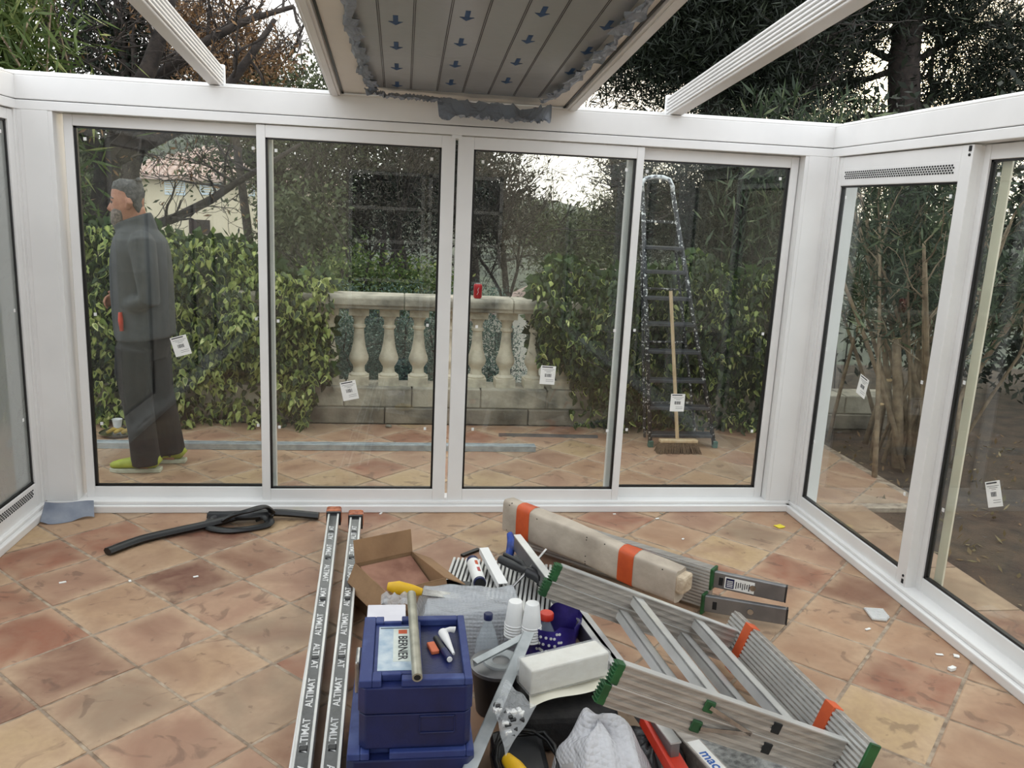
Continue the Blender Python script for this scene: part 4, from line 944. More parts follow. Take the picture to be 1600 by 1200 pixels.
bl2 = Vector((bl.x, bl.y, 0.0)); br2 = Vector((br.x, br.y, 0.0)); loop[0], loop[-1] = bl2+Vector((0,0,.01)), br2+Vector((0,0,.01))
MB().tube(loop[:3], 0.017, 10).build('front_stile', LADM, lad, smooth=True); MB().tube(loop[-3:], 0.017, 10).build('front_stile', LADM, lad, smooth=True)
MB().tube(loop[2:-2], 0.0165, 10).build('hand_rail', mk('worn_pale_paint', srgb(206,208,208), srgb(90,92,96), 40, rough=0.5, detail=6, lo=0.5, hi=0.62), lad, smooth=True)
def at_z(a, c, z): return a.lerp(c, (z-a.z)/(c.z-a.z))
for k, py in enumerate((426,467,507,550,595,637,680)):
    z = LP(1050, py).z; a, c = at_z(bl, tl, z), at_z(br, tr, z)
    MB().box(a.x, c.x, a.y-0.03, a.y+0.075, z-0.012, z+0.012).build('tread', LADT, lad, bevel=0.003)
zp = LP(1040,388).z; a, c = at_z(bl, tl, zp), at_z(br, tr, zp)
MB().box(a.x, c.x, a.y-0.04, a.y+0.12, zp-0.012, zp+0.012).build('platform', LADT, lad, bevel=0.003)
MB().bar(at_z(bl,tl,zp+0.19)+Vector((0,0.012,0)), at_z(br,tr,zp+0.19)+Vector((0,0.012,0)), 0.02, 0.02).build('cross_bar', LADM, lad)
rl0, rr0 = Vector((bl.x+0.03, 5.98, 0.005)), Vector((br.x-0.06, 5.98, 0.005)); rl1, rr1 = a+Vector((0.01,0.10,-0.03)), c+Vector((-0.01,0.10,-0.03))
MB().tube([rl0, rl1], 0.011, 8).build('rear_leg', LADM, lad); MB().tube([rr0, rr1], 0.011, 8).build('rear_leg', LADM, lad)
for z in (0.28, 0.75, 1.15): MB().tube([at_z(rl0, rl1, z), at_z(rr0, rr1, z)], 0.008, 8).build('rear_brace', LADM, lad)
for q in (bl2, br2): MB().box(q.x-0.018, q.x+0.018, q.y-0.02, q.y+0.02, 0, 0.05).build('foot', mk('grey_green_foot', srgb(70,110,96), srgb(56,90,80), 20), lad, bevel=0.003)

WOODM = mk('pale_wood', srgb(206,182,146), srgb(184,158,122), 8, rough=0.6, stretch=(6,6,1))
BRIS = mk('brown_bristle', srgb(128,104,78), srgb(86,68,50), 90, rough=0.9, bump=0.8, bscale=240)
br_ = thing('broom', (2.03, 5.60, 0), 'wooden broom standing in front of the black stepladder', 'broom')
MB().tube([Vector((2.02,5.60,0.085)), P(1048,455,5.66)], [0.0135,0.0125], 12).build('handle', WOODM, br_, smooth=40)
MB().box(1.885, 2.17, 5.575, 5.625, 0.075, 0.098).build('head', WOODM, br_, bevel=0.006, seg=2)
b = MB(); rs2 = random.Random(4)
for i in range(44):
    for j in range(5):
        x0 = 1.89+0.275*i/43; y0 = 5.582+0.009*j; b.tube([(x0, y0, 0.076), (x0+(x0-2.03)*0.22+rs2.gauss(0,.004), y0-0.03*(2-j)*0.4-0.012+rs2.gauss(0,.004), 0.0)], [0.005,0.003], 4, caps=False)
b.build('bristles', BRIS, br_, kind='stuff')
CANR = mk('red_can', srgb(186,26,34), srgb(160,20,28), 18, rough=0.3, metal=0.3)
cx, cy, cz = 0.583, BY+0.06, 0.998
can = thing('drink_can', (cx, cy, cz), 'red drink can standing on the stone rail', 'can')
MB().lathe([(0.024,0.0),(0.027,0.004),(0.033,0.012),(0.033,0.098),(0.0285,0.108),(0.027,0.112)], 20, Matrix.Translation((cx,cy,cz))).build('can_body', CANR, can, smooth=40)
MB().lathe([(0.027,0.111),(0.0275,0.115),(0.024,0.115),(0.023,0.111)], 20, Matrix.Translation((cx,cy,cz))).build('lid', STEEL, can, smooth=40)
MB().tube([(cx-0.010,cy-0.0325,cz+0.03),(cx+0.002,cy-0.0335,cz+0.05),(cx-0.003,cy-0.0335,cz+0.07),(cx+0.005,cy-0.033,cz+0.085)], 0.0012, 6).build('white_swirl', WHITEINK, can)
# plate with cup near the hedge foot
px_, py_ = -1.96, 5.92
pl = thing('plate', (px_, py_, 0), 'metal plate with food scraps on the terrace by the man', 'plate')
MB().lathe([(0.05,0.0),(0.09,0.004),(0.125,0.018),(0.128,0.022),(0.12,0.020),(0.085,0.009),(0.05,0.006)], 24, Matrix.Translation((px_,py_,0))).build('dish', STEEL, pl, smooth=40)
FOOD = mk('yellow_peel', srgb(190,160,70), srgb(150,124,60), 20, rough=0.7)
for k in range(3): MB().tube([(px_-0.07+0.05*k, py_-0.03, 0.022), (px_-0.04+0.05*k, py_+0.01, 0.034), (px_-0.0+0.04*k, py_+0.03, 0.022)], [0.012,0.017,0.009], 8).build('food_scrap', FOOD, pl, smooth=True)
b = MB(); b.lathe([(0.024,0),(0.034,0.075),(0.036,0.078),(0.034,0.078),(0.0325,0.075),(0.0225,0.003)], 18, Matrix.Translation((px_-0.05, py_+0.13, 0.0)))
b.build('plastic_cup', WHITE2, smooth=40, label='white plastic cup standing behind the plate on the terrace', category='cup')
prf = MB(); prf.box(-2.55, 0.97, 5.575, 5.645, 0.0, 0.007); prf.box(-2.55, 0.97, 5.638, 5.645, 0.007, 0.042); prf.box(-2.55, 0.97, 5.575, 5.582, 0.007, 0.042); prf.box(-2.55,0.97,5.60,5.62,0.007,0.042)
prf.build('steel_profile', GALV, label='long galvanised steel profile lying across the terrace tiles', category='metal profile', bevel=0.0015)
M2 = rotz(math.radians(-2), (1.13, 5.97, 0)); b = MB(); b.box(-0.38, 0.38, -0.012, 0.012, 0, 0.006, M2); b.box(-0.38, 0.38, 0.006, 0.012, 0.006, 0.02, M2); b.box(-0.38,0.38,-0.012,-0.006,0.006,0.02,M2)
b.build('steel_profile', ALUD, label='short thin grey profile lying near the balustrade', category='metal profile')
MB().lathe([(0.004,0),(0.016,0.004),(0.019,0.012),(0.013,0.022),(0.003,0.025)], 8, Matrix.Translation((-0.08, 6.19, 0)) @ Matrix.Scale(1.4,4,(1,0,0))).build('pebble', STONE, smooth=True, label='white pebble at the foot of the terrace wall', category='stone')
# ------------------------------------------------------------------ pile of material and tools on the floor
# two film-wrapped rails with printed lettering, on plain white profiles
BANDM = mk('printed_black_film', srgb(34,35,38), srgb(56,57,60), 30, rough=0.12)
COPPER = mk('brown_orange_tape', srgb(198,118,78), srgb(140,66,38), 26, rough=0.22, bump=0.9, bscale=45)
RAILM = mk('film_wrapped_aluminium', srgb(206,208,210), srgb(176,178,180), 20, rough=0.24, metal=0.5)
LOGO = text_mesh('ALTIMAT', 0.041, WHITEINK, extrude=0.0002, bold=0.0008)
def wrapped_rail(p0, p1, label):
    p0, p1 = Vector(p0), Vector(p1); M = frame(p1, p0); L_ = (p1-p0).length; r = thing('wrapped_rail', (p0+p1)/2, label, 'rail', 'film-wrapped rails')
    b = MB(); b.box(-0.028, 0.028, 0, L_, -0.056, 0.0, M); b.build('profile', RAILM, r, bevel=0.003, seg=2)
    b = MB(); b.box(-0.028, -0.0185, 0, L_, -0.001, 0.004, M); b.box(0.0185, 0.028, 0, L_, -0.001, 0.004, M); b.build('edge_lip', ALU2, r, bevel=0.001)
    band = MB().box(-0.018, 0.018, 0.0, L_-0.05, 0.0, 0.0012, M).build('printed_film', BANDM, r)
    k = 0; y = 0.14
    while y < L_-0.12:
        o = obj('lettering', LOGO, band); a = math.pi/2 if k % 3 != 2 else -math.pi/2
        o.matrix_basis = M @ Matrix.Translation((0.0, y, 0.0016)) @ Matrix.Rotation(a, 4, 'Z') @ Matrix.Scale(0.78, 4, (0,1,0)); y += 0.225; k += 1
    for y in (0.75, 1.25, 1.7, 2.1, 2.4):
        if y < L_-0.06: MB().box(-0.012, 0.012, y-0.012, y+0.012, 0.0012, 0.006, M).build('clip', BLACKP, band, bevel=0.004, seg=2)
    e = MB(); e.box(-0.039, 0.039, L_-0.052, L_+0.014, -0.062, 0.018, M); eo = e.build('taped_end', COPPER, r, bevel=0.012, seg=2)
    e = MB(); e.box(-0.0365, 0.0365, L_-0.066, L_-0.050, -0.0615, 0.012, M); e.build('tape_edge', BLACKP, eo, bevel=0.002)
wrapped_rail((-0.328, 4.15, 0.112), (-0.236, 1.45, 0.112), 'left of the two long rails wrapped in black lettered film')
wrapped_rail((-0.213, 4.10, 0.112), (-0.164, 1.45, 0.112), 'right of the two long rails wrapped in black lettered film')
for (p0, p1, lb) in (((-0.318,3.25),(-0.268,1.45),'thin white profile on the floor under the left wrapped rail'), ((-0.222,3.55),(-0.180,1.45),'thin white profile on the floor under the right wrapped rail')):
    b = MB(); b.bar((p0[0],p0[1],0.027), (p1[0],p1[1],0.027), 0.030, 0.054); b.build('white_profile', WHITE, label=lb, category='profile', bevel=0.002)

# blue tool cases
BLUE = mk('blue_case_plastic', srgb(22,33,82), srgb(17,26,66), 10, rough=0.42, bump=0.1, bscale=120)  # navy darkened so the case fronts carry their shade in the colour
BLUES = mk('scuffed_blue_plastic', srgb(40,54,108), srgb(66,82,132), 14, rough=0.5, lo=0.5, hi=0.75, detail=8)
def rounded(b, x0, x1, y0, y1, z0, z1, c, M=None):
    b.prism([(x0+c,y0),(x1-c,y0),(x1,y0+c),(x1,y1-c),(x1-c,y1),(x0+c,y1),(x0,y1-c),(x0,y0+c)], z0, z1, M)
def case(z0, z1, x0, x1, y0, y1, label, tray):
    c = thing('tool_case', ((x0+x1)/2, (y0+y1)/2, z0), label, 'tool case')
    zs = z0 + (z1-z0)*0.52
    b = MB(); rounded(b, x0, x1, y0, y1, z0, zs-0.003, 0.018); lower = b.build('lower_shell', BLUE, c, bevel=0.004, seg=2)
    b = MB(); rounded(b, x0-0.003, x1+0.003, y0-0.003, y1+0.003, zs, z1-0.022, 0.02); up = b.build('lid', BLUE, c, bevel=0.004, seg=2)
    b = MB(); rounded(b, x0+0.01, x1-0.01, y0+0.01, y1-0.01, zs-0.003, zs, 0.015); b.build('lid_gap', BLACK, c)
    zt = z1
    b = MB()       # raised rim on the lid, with two hand cut-outs in the long sides
    b.box(x0, x0+0.035, y0, y1, z1-0.022, zt); b.box(x1-0.022, x1, y0, y1, z1-0.022, zt)
    b.box(x0+0.035, x0+0.06, y0+0.0, y0+0.045, z1-0.022, zt); b.box(x0+0.115, x1-0.022, y0, y0+0.028, z1-0.022, zt); b.box(x0+0.06, x0+0.115, y0+0.03, y0+0.045, z1-0.022, zt)
    b.box(x0+0.035, x0+0.06, y1-0.04, y1, z1-0.022, zt); b.box(x0+0.115, x1-0.022, y1-0.028, y1, z1-0.022, zt); b.box(x0+0.06, x0+0.115, y1-0.04, y1-0.028, z1-0.022, zt)
    b.box(x0+0.155, x0+0.172, y0+0.028, y1-0.028, z1-0.022, zt-0.004)
    b.build('lid_rim', BLUES, up, bevel=0.003, seg=2)
    b = MB(); b.box(x0+0.035, x0+0.155, y0+0.045, y1-0.04, z1-0.022, z1-0.008); b.build('lid_pad', BLUES, up, bevel=0.002)
    for sx in (() if tray else (0.3, 0.7)):     # front latches / ribs
        xx = x0 + (x1-x0)*sx; b = MB(); b.box(xx-0.028, xx+0.028, y0-0.012, y0, zs-0.03, zs+0.03); b.build('latch', BLUE, c, bevel=0.003)
    if tray:
        b = MB(); xa, xb, za_, zb_ = x0+0.165, x1-0.045, z0+0.045, z0+0.10
        for q in ((xa,xb,za_,za_+0.004),(xa,xb,zb_-0.004,zb_),(xa,xa+0.004,za_,zb_),(xb-0.004,xb,za_,zb_)): b.box(q[0],q[1],y0-0.004,y0,q[2],q[3])
        b.build('front_ridge', BLUE, lower, bevel=0.001)
        return c, up
    b = MB(); b.tube([(x0+(x1-x0)*0.30, y0-0.004, z0+0.045), (x0+(x1-x0)*0.34, y0-0.03, z0+0.05), (x0+(x1-x0)*0.66, y0-0.03, z0+0.05), (x0+(x1-x0)*0.70, y0-0.004, z0+0.045)], 0.009, 8); b.build('handle', BLUE, lower, smooth=50)
    return c, up
c1, up1 = case(0.0, 0.212, -0.125, 0.225, 2.03, 2.43, 'lower blue plastic tool case of the stack', False)
c2, up2 = case(0.214, 0.425, -0.095, 0.215, 2.045, 2.405, 'upper blue tool case with a white label and a steel tube on its lid', True)
lb = MB().box(-0.048, 0.050, 2.105, 2.350, 0.417, 0.4185).build('case_label', mk('worn_label', srgb(196,206,210), srgb(150,172,190), 22, rough=0.45, detail=8), up2, label='white worn label with dark lettering')
lw = MB().box(-0.005, 0.046, 2.15, 2.335, 0.4185, 0.4192).build('label_field', mk('pale_field', srgb(208,214,206), srgb(190,198,190), 20, rough=0.5), lb)
o = obj('lettering', text_mesh('BERNER', 0.038, INK, extrude=0.0002, bold=0.0006), lb); o.matrix_basis = Matrix.Translation((0.022, 2.225, 0.4195)) @ Matrix.Rotation(-math.pi/2, 4, 'Z')
MB().box(0.010, 0.036, 2.305, 2.328, 0.4192, 0.4196).build('orange_mark', ORANGE, lb)
MB().box(-0.044, 0.046, 2.338, 2.342, 0.4186, 0.4192).build('label_line', INK, lb)
b = MB(); b.box(-0.113, -0.097, 2.18, 2.27, 0.30, 0.40); b.build('steel_latch', STEEL, c2, bevel=0.005, seg=2)
# small things on the case lid
tb = MB(); q0, q1 = Vector((0.062, 2.035, 0.437)), Vector((0.050, 2.50, 0.452)); tb.tube([q0, q1], [(0.013,0.0145)]*2, 16); 
tb = tb.build('steel_tube', mk('dull_steel_tube', srgb(186,184,168), srgb(160,158,144), 20, rough=0.4, metal=0.6), smooth=50, label='pale oval steel tube lying across the upper tool case', category='tube')
M = frame(q1, q0); L_ = (q1-q0).length
MB().tube([M @ Vector((0,L_-0.004,0.0)), M @ Vector((0,L_+0.0006,0.0))], [(0.0085,0.0095)]*2, 14).build('tube_mouth', DARKG, tb)
zt = 0.4025
b = MB(); b.box(-0.012, 0.012, -0.028, 0.028, 0, 0.012, rotz(math.radians(14), (0.112, 2.235, zt+0.001))); b.build('orange_eraser', mk('orange_block', srgb(206,112,76), srgb(190,98,64), 20, rough=0.6), label='small orange block on the tool case lid', category='block', bevel=0.002)
pen = thing('marker_pen', (0.14, 2.24, zt), 'black and blue marker pen in the tool case lid', 'pen')
a, c = Vector((0.122, 2.285, zt+0.011)), Vector((0.157, 2.165, zt+0.011)); mdl = a.lerp(c, 0.6)
MB().tube([a, mdl], 0.009, 12).build('barrel', BLACKP, pen, smooth=50); MB().tube([mdl, c], 0.0105, 12).build('cap', BLUE, pen, smooth=50); MB().tube([c, c+(c-a).normalized()*0.004], 0.008, 12).build('cap_end', PAPER, pen)
glue = thing('glue_nozzle', (0.15, 2.28, zt), 'white conical nozzle with a wing in the tool case lid', 'nozzle')
a, c = Vector((0.143, 2.300, zt+0.022)), Vector((0.171, 2.19, zt+0.012)); MB().tube([a, a.lerp(c,0.15), c], [0.014,0.014,0.004], 14).build('cone', WHITE2, glue, smooth=50)
MB().tube([a, a+Vector((0.022,0.004,0.006)), a+Vector((0.038,0.008,0.002))], [(0.010,0.005),(0.009,0.004),(0.011,0.004)], 10).build('wing', WHITE2, glue, smooth=50)

# cardboard box behind the cases
CARD = mk('brown_cardboard', srgb(150,118,86), srgb(132,102,74), 7, rough=0.85, bump=0.15, bscale=40)
CARDI = mk('cardboard_inside', srgb(166,132,100), srgb(140,106,84), 5, rough=0.85)
M = rotz(math.radians(27), (0.015, 3.24, 0)) @ Matrix.Diagonal((0.8,0.8,0.95,1)); cb = thing('cardboard_box', (0.015, 3.24, 0), 'open brown cardboard box with raised flaps behind the blue cases', 'box')
for nm, (x0,x1,y0,y1) in (('wall',(-0.17,0.17,-0.19,-0.186)),('wall',(-0.17,0.17,0.186,0.19)),('wall',(-0.17,-0.166,-0.186,0.186)),('wall',(0.166,0.17,-0.186,0.186))):
    MB().box(x0,x1,y0,y1,0.0,0.20,M).build(nm, CARD, cb)
MB().box(-0.166,0.166,-0.186,0.186,0.0,0.004,M).build('bottom', CARDI, cb)
def flap(p0, p1, dirv, w, name='flap'):
    p0, p1, dv = M @ Vector(p0), M @ Vector(p1), (M.to_3x3() @ Vector(dirv)).normalized()*w
    n = (p1-p0).cross(dv).normalized()*0.0035; b = MB(); q = [p0, p1, p1+dv, p0+dv]
    b.add(q+[x+n for x in q], ((0,1,2,3),(7,6,5,4),(0,4,5,1),(1,5,6,2),(2,6,7,3),(3,7,4,0))); return b.build(name, CARD, cb)
flap((-0.17,0.188,0.2), (0.17,0.188,0.2), (0,0.25,1), 0.10); flap((0.168,-0.188,0.2), (0.168,0.188,0.2), (1,0,-0.45), 0.11); flap((-0.168,-0.188,0.2), (-0.168,0.188,0.2), (-0.5,0,-1), 0.10); flap((-0.17,-0.188,0.2), (0.17,-0.188,0.2), (0,-0.4,-1), 0.09)
b = MB(); b.add([M @ Vector(p) for p in ((-0.15,-0.17,0.10),(0.15,-0.17,0.10),(0.15,0.165,0.185),(-0.15,0.165,0.185),(-0.15,-0.17,0.105),(0.15,-0.17,0.105),(0.15,0.165,0.19),(-0.15,0.165,0.19))], ((3,2,1,0),(4,5,6,7),(0,1,5,4),(1,2,6,5),(2,3,7,6),(3,0,4,7)))
b.build('cardboard_sheet', mk('stained_cardboard', srgb(158,118,98), srgb(120,82,66), 9, rough=0.85), label='stained cardboard sheet lying tilted inside the open box', category='cardboard')
YELM = mk('yellow_plastic', srgb(222,178,30), srgb(206,160,24), 20, rough=0.45)
saw = thing('hand_saw', (0.02, 3.0, 0.15), 'yellow tool handle lying in the cardboard box', 'tool')
a = PZ(606,916,0.235); c = PZ(660,925,0.225); MB().tube([a, a.lerp(c,0.3), a.lerp(c,0.7), c], [(0.016,0.014),(0.03,0.018),(0.024,0.016),(0.014,0.012)], 12).build('handle', YELM, saw, smooth=50)
MB().bar(c, c+Vector((0.14,-0.02,-0.012)), 0.05, 0.003).build('blade', STEEL, saw)
b = MB(); rs2 = random.Random(6); q = PZ(616,938,0.22)
b.grid(lambda u, v: (q.x-0.05+0.1*u, q.y-0.04+0.08*v, q.z+0.02*math.sin(u*9)*math.sin(v*7)+0.008*rs2.random()), 10, 8)
b.build('plastic_wrapper', film_mat('clear_wrapper', srgb(220,222,224), 0.5, rough=0.1, crinkle=0.9, cscale=40), smooth=True, label='crumpled clear wrapper under the yellow tool', category='wrapper')
M = rotz(math.radians(6)); b = MB(); x0 = PZ(575,945,0.27); b.box(x0.x, x0.x+0.135, x0.y-0.17, x0.y, 0.0, 0.27); b.build('white_carton', mk('white_card', srgb(224,222,226), srgb(212,210,216), 8, rough=0.6), label='small white carton between the cardboard box and the tool cases', category='box', bevel=0.002)

# bubble wrap parcel behind the cases
BUB = film_mat('bubble_wrap', srgb(206,210,214), 0.58, rough=0.12, bubble=75.0, crinkle=0.35, cscale=9)
def draped(x0, x1, y0, y1, zb, h, seed, amp=0.012, n=36, slope=0.0):
    r = np.random.default_rng(seed); ph = r.uniform(0, 6.28, 8)
    def fn(u, v):
        eu = min(u, 1-u)*9; ev = min(v, 1-v)*6; e_ = min(1, math.sqrt(max(0, min(eu, 1)*min(ev, 1))))
        wob = amp*(math.sin(9*u+ph[0]+4*v) + 0.7*math.sin(15*v+ph[1]-5*u) + 0.5*math.sin(23*u+17*v+ph[2]))
        x = x0+(x1-x0)*u + amp*math.sin(8*v+ph[3]); y = y0+(y1-y0)*v + amp*math.sin(7*u+ph[4])
        return (x, y, zb + (h+slope*v)*e_ + wob*e_)
    b = MB(); b.grid(fn, n, n); return b
pc = thing('bubble_wrap_parcel', (0.27, 2.84, 0), 'bubble-wrapped flat parcel behind the blue cases', 'parcel')
draped(0.065, 0.515, 2.79, 3.06, 0.01, 0.19, 3, 0.006, slope=0.035).build('bubble_wrap', BUB, pc, smooth=True)
MB().box(0.10, 0.48, 2.82, 3.02, 0.0, 0.17).build('wrapped_board', mk('grey_board', srgb(96,96,100), srgb(52,52,56), 6, rough=0.6), pc, bevel=0.01, seg=2)

# ribbed aluminium grille panels
gp = thing('metal_grating', (0.5, 3.28, 0), 'flat ribbed aluminium grille lying among the tools', 'panel'); M = rotz(math.radians(-12), (0.46, 3.31, 0.0))
MB().box(-0.25, 0.25, -0.25, 0.22, 0.06, 0.085, M).build('tray', BLACKP, gp); 
for k in range(26):
    xx = -0.243+0.0194*k; MB().box(xx-0.0058, xx+0.0058, -0.25, 0.22, 0.085, 0.098, M).build('rib', ALU2, gp, bevel=0.001)
for sx in (-0.22, 0.2): MB().box(sx-0.02, sx+0.02, -0.2, 0.18, 0.0, 0.06, M).build('support', BLACKP, gp)
ct = thing('sealant_cartridge', (0.34, 3.3, 0.098), 'blue sealant cartridge with white and orange label on the ribbed grille', 'cartridge')
a, c = PZ(738,876,0.128), PZ(750,912,0.128); MB().tube([a, c], 0.027, 20).build('tube', BLUE, ct, smooth=50)
d_ = (c-a); MB().tube([a+d_*0.12, a+d_*0.93], 0.0278, 20).build('label_wrap', PAPER, ct, smooth=50)
for k, mt in ((0.25, ORANGE), (0.55, mk('red_print', srgb(176,70,70), srgb(160,60,60), 10))): 
    p = a+d_*k+Vector((0.006,0,0.027)); MB().bar(p, p+d_*0.16, 0.012, 0.004).build('print_block', mt, ct)
MB().tube([c, c+d_.normalized()*0.006], 0.0235, 20).build('end_ring', BLACK, ct)
b = MB(); a, c = PZ(756,856,0.16), PZ(786,912,0.13); b.bar(a, c, 0.042, 0.003, off=(0,0)); b.bar(a, c, 0.003, 0.026, off=(0.0195,-0.013)); b.bar(a, c, 0.003, 0.026, off=(-0.0195,-0.013))
b.build('white_channel', WHITE, label='short white channel offcut lying on the ribbed grille', category='profile')
gun = thing('caulking_gun', (0.66, 3.42, 0.1), 'black caulking gun lying beside the beige package', 'caulking gun')
g0, g1, g2 = PZ(782,874,0.15), PZ(824,893,0.16), PZ(852,912,0.13)
MB().tube([g0, g0.lerp(g1,.5), g1], [0.019,0.021,0.017], 12).build('grip', BLACKP, gun, smooth=50); MB().tube([PZ(788,866,0.17), PZ(815,879,0.18), g1], [0.009,0.011,0.009], 8).build('trigger', BLACKP, gun, smooth=50)
MB().tube([g1, g1.lerp(g2,.5)+Vector((0,0,.01)), g2], [0.024,0.026,0.022], 10).build('housing', BLACKP, gun, smooth=40); MB().tube([PZ(853,859,0.20), g1, PZ(800,918,0.115)], 0.007, 8).build('rod', STEEL, gun, smooth=50)
MB().box(-0.02,0.02,-0.03,0.03,-0.02,0.02, frame(g2, g2+(g2-g1))).build('end_block', BLACK, gun, bevel=0.003)
b = MB(); q = PZ(800,846,0.14); b.tube([q+Vector((-0.01,0.03,0.03)), q, q+Vector((-0.02,-0.08,-0.03)), q+Vector((-0.05,-0.13,-0.09))], [0.014,0.024,0.02,0.012], 9); b.tube([q, q+Vector((0.05,-0.03,0.0))], 0.012, 8)
b.build('blue_clamp', mk('bright_blue', srgb(40,76,170), srgb(30,50,110), 18, rough=0.45), smooth=50, label='small blue clamp under the left end of the beige package', category='clamp')
a, c = PZ(722,870,0.0), PZ(748,860,0.0); b = MB(); b.bar(a+Vector((0,0,.006)), c+Vector((0,0,.006)), 0.022, 0.012); b.build('black_strip', BLACK, label='short black strip on the tiles behind the sealant cartridge', category='strip')
a, c = PZ(688,912,0.12), PZ(735,916,0.12); b = MB(); b.bar(a, c, 0.05, 0.02); b.build('black_bracket', BLACKP, label='dark flat bracket left of the sealant cartridge', category='bracket', bevel=0.002)

# cups, bottle, bucket
def cups(x, y, z0, n, label):
    t = thing('cup_stack', (x, y, z0), label, 'cup stack', 'stacks of plastic cups')
    for k in range(n):
        zz = z0+0.011*k; sc = 1.0
        MB().lathe([(0.037,0.0),(0.038,0.004),(0.0355,0.006),(0.0345,0.012),(0.026,0.088),(0.024,0.091),(0.003,0.091)], 24, Matrix.Translation((x,y,zz))).build('cup', WHITE2, t, smooth=40)
p = PZ(803,992,0.17); cups(p.x, p.y, 0.17, 5, 'left stack of upturned white plastic cups'); p = PZ(829,1000,0.165); cups(p.x, p.y, 0.165, 6, 'right stack of upturned white plastic cups')
PET = film_mat('clear_plastic', srgb(190,200,206), 0.35, rough=0.08)
p = PZ(760,1030,0.10); p.z = 0; bt = thing('water_bottle', p, 'clear plastic bottle with blue cap beside the blue cases', 'bottle')
MB().lathe([(0.02,0),(0.042,0.01),(0.044,0.05),(0.041,0.09),(0.044,0.13),(0.040,0.17),(0.026,0.215),(0.015,0.24),(0.014,0.262)], 24, Matrix.Translation(p)).build('bottle', PET, bt, smooth=50); MB().lathe([(0.016,0.258),(0.0165,0.262),(0.0165,0.278),(0.014,0.281)], 18, Matrix.Translation(p)).build('cap', BLUE, bt, smooth=40)
p = PZ(776,1082,0.06); p.z = 0; bk = thing('black_bucket', p, 'black bucket holding a roll of clear tape', 'bucket')
MB().lathe([(0.07,0.0),(0.09,0.16),(0.094,0.163),(0.094,0.17),(0.087,0.17),(0.066,0.012),(0.002,0.012)], 28, Matrix.Translation(p)).build('tub', BLACKP, bk, smooth=40); MB().lathe([(0.0935,0.158),(0.097,0.16),(0.097,0.172),(0.0935,0.174)], 28, Matrix.Translation(p)).build('rim', ALUD, bk, smooth=40)
MB().lathe([(0.03,0.13),(0.062,0.13),(0.065,0.135),(0.065,0.178),(0.062,0.182),(0.035,0.182),(0.03,0.178),(0.03,0.131)], 28, Matrix.Translation(p+Vector((0.012,0.01,0)))).build('tape_roll', film_mat('clear_tape', srgb(200,206,206), 0.6, rough=0.12, crinkle=0.2), label='roll of clear tape sitting in the black bucket', category='tape', smooth=40)
# crossed steel profiles
a, c = PZ(826,988,0.27), PZ(728,1215,0.16); b = MB(); b.bar(a, c, 0.04, 0.003); b.bar(a, c, 0.003, 0.04, off=(0.0185,-0.0185)); b.build('steel_angle', GALV, label='steel angle profile sloping across the pile beside the blue cases', category='metal profile')
a2, c2_ = PZ(742,1034,0.215), PZ(822,992,0.255); b = MB(); b.bar(a2, c2_, 0.03, 0.003); b.bar(a2, c2_, 0.003, 0.028, off=(-0.0135,-0.0135)); b.build('steel_angle', GALV, label='shorter steel angle meeting the sloping one at the cups', category='metal profile')
# purple bag, red capped bottle
PURP = mk('purple_bag', srgb(52,38,128), srgb(34,26,92), 9, rough=0.5, bump=0.5, bscale=12)
p0 = PZ(830,1012,0.14); bag = thing('purple_bag', (0.62, 2.72, 0), 'purple dotted plastic bag behind the white foam block', 'bag')
def bagf(u, v):
    a = u*2*math.pi; rx, ry = 0.125+0.018*math.sin(3*a), 0.095+0.015*math.cos(2*a); z = 0.215*v; k = 0.8+0.25*v
    return (0.575+0.82*rx*k*math.cos(a)+0.008*math.sin(7*a+9*v), 2.74+ry*k*math.sin(a)+0.008*math.cos(5*a+7*v), z+0.012*math.sin(2*a)*v+(0.02 if math.cos(a) > 0 else 0)*v)
b = MB(); b.grid(bagf, 40, 10); bo_ = b.build('bag_skin', PURP, bag, smooth=True)
b = MB()
for i in range(9):
    for j in range(3):
        u = (0.60+0.022*i); v = 0.62+0.13*j; q = Vector(bagf(u, v)); n = (q-Vector((0.575,2.74,q.z))).normalized(); b.tube([q+n*0.001, q+n*0.003], 0.0055, 6)
b.build('printed_dots', WHITEINK, bo_)
rb = thing('red_cap_bottle', (0.555, 2.76, 0.0), 'bottle with a red cap standing in the purple bag', 'bottle'); T = Matrix.Translation((0.555,2.76,0.0))
MB().lathe([(0.02,0.004),(0.035,0.01),(0.035,0.16),(0.016,0.20),(0.013,0.215)], 20, T).build('bottle', PET, rb, smooth=50); MB().lathe([(0.026,0.215),(0.027,0.218),(0.027,0.236),(0.024,0.24)], 18, T).build('cap', mk('red_plastic', srgb(212,58,36), srgb(196,48,30), 20, rough=0.4), rb, smooth=40)
# white foam block on paper
FOAM = mk('white_foam', srgb(232,230,220), srgb(222,218,206), 20, rough=0.7, bump=0.2, bscale=80)
q = [PZ(818,1035,0.29), PZ(938,1006,0.29)]; dv = (q[1]-q[0]); M = frame(q[0], q[1]); L_ = dv.length
fb = thing('foam_block', (q[0]+q[1])/2, 'white foam block wrapped in clear film in front of the purple bag', 'packaging')
MB().box(-0.03, 0.055, 0, L_, -0.085, 0.0, M).build('block', FOAM, fb, bevel=0.006, seg=2)
MB().box(-0.036, 0.060, -0.006, L_+0.006, -0.089, 0.004, M).build('clear_wrap', film_mat('shrink_wrap', srgb(226,228,228), 0.28, rough=0.08, crinkle=0.6, cscale=16), fb, bevel=0.008, seg=2)
b = MB(); pa, pb, pc_, pd = PZ(828,1112,0.17), PZ(962,1072,0.19), PZ(938,1030,0.19), PZ(824,1058,0.19)
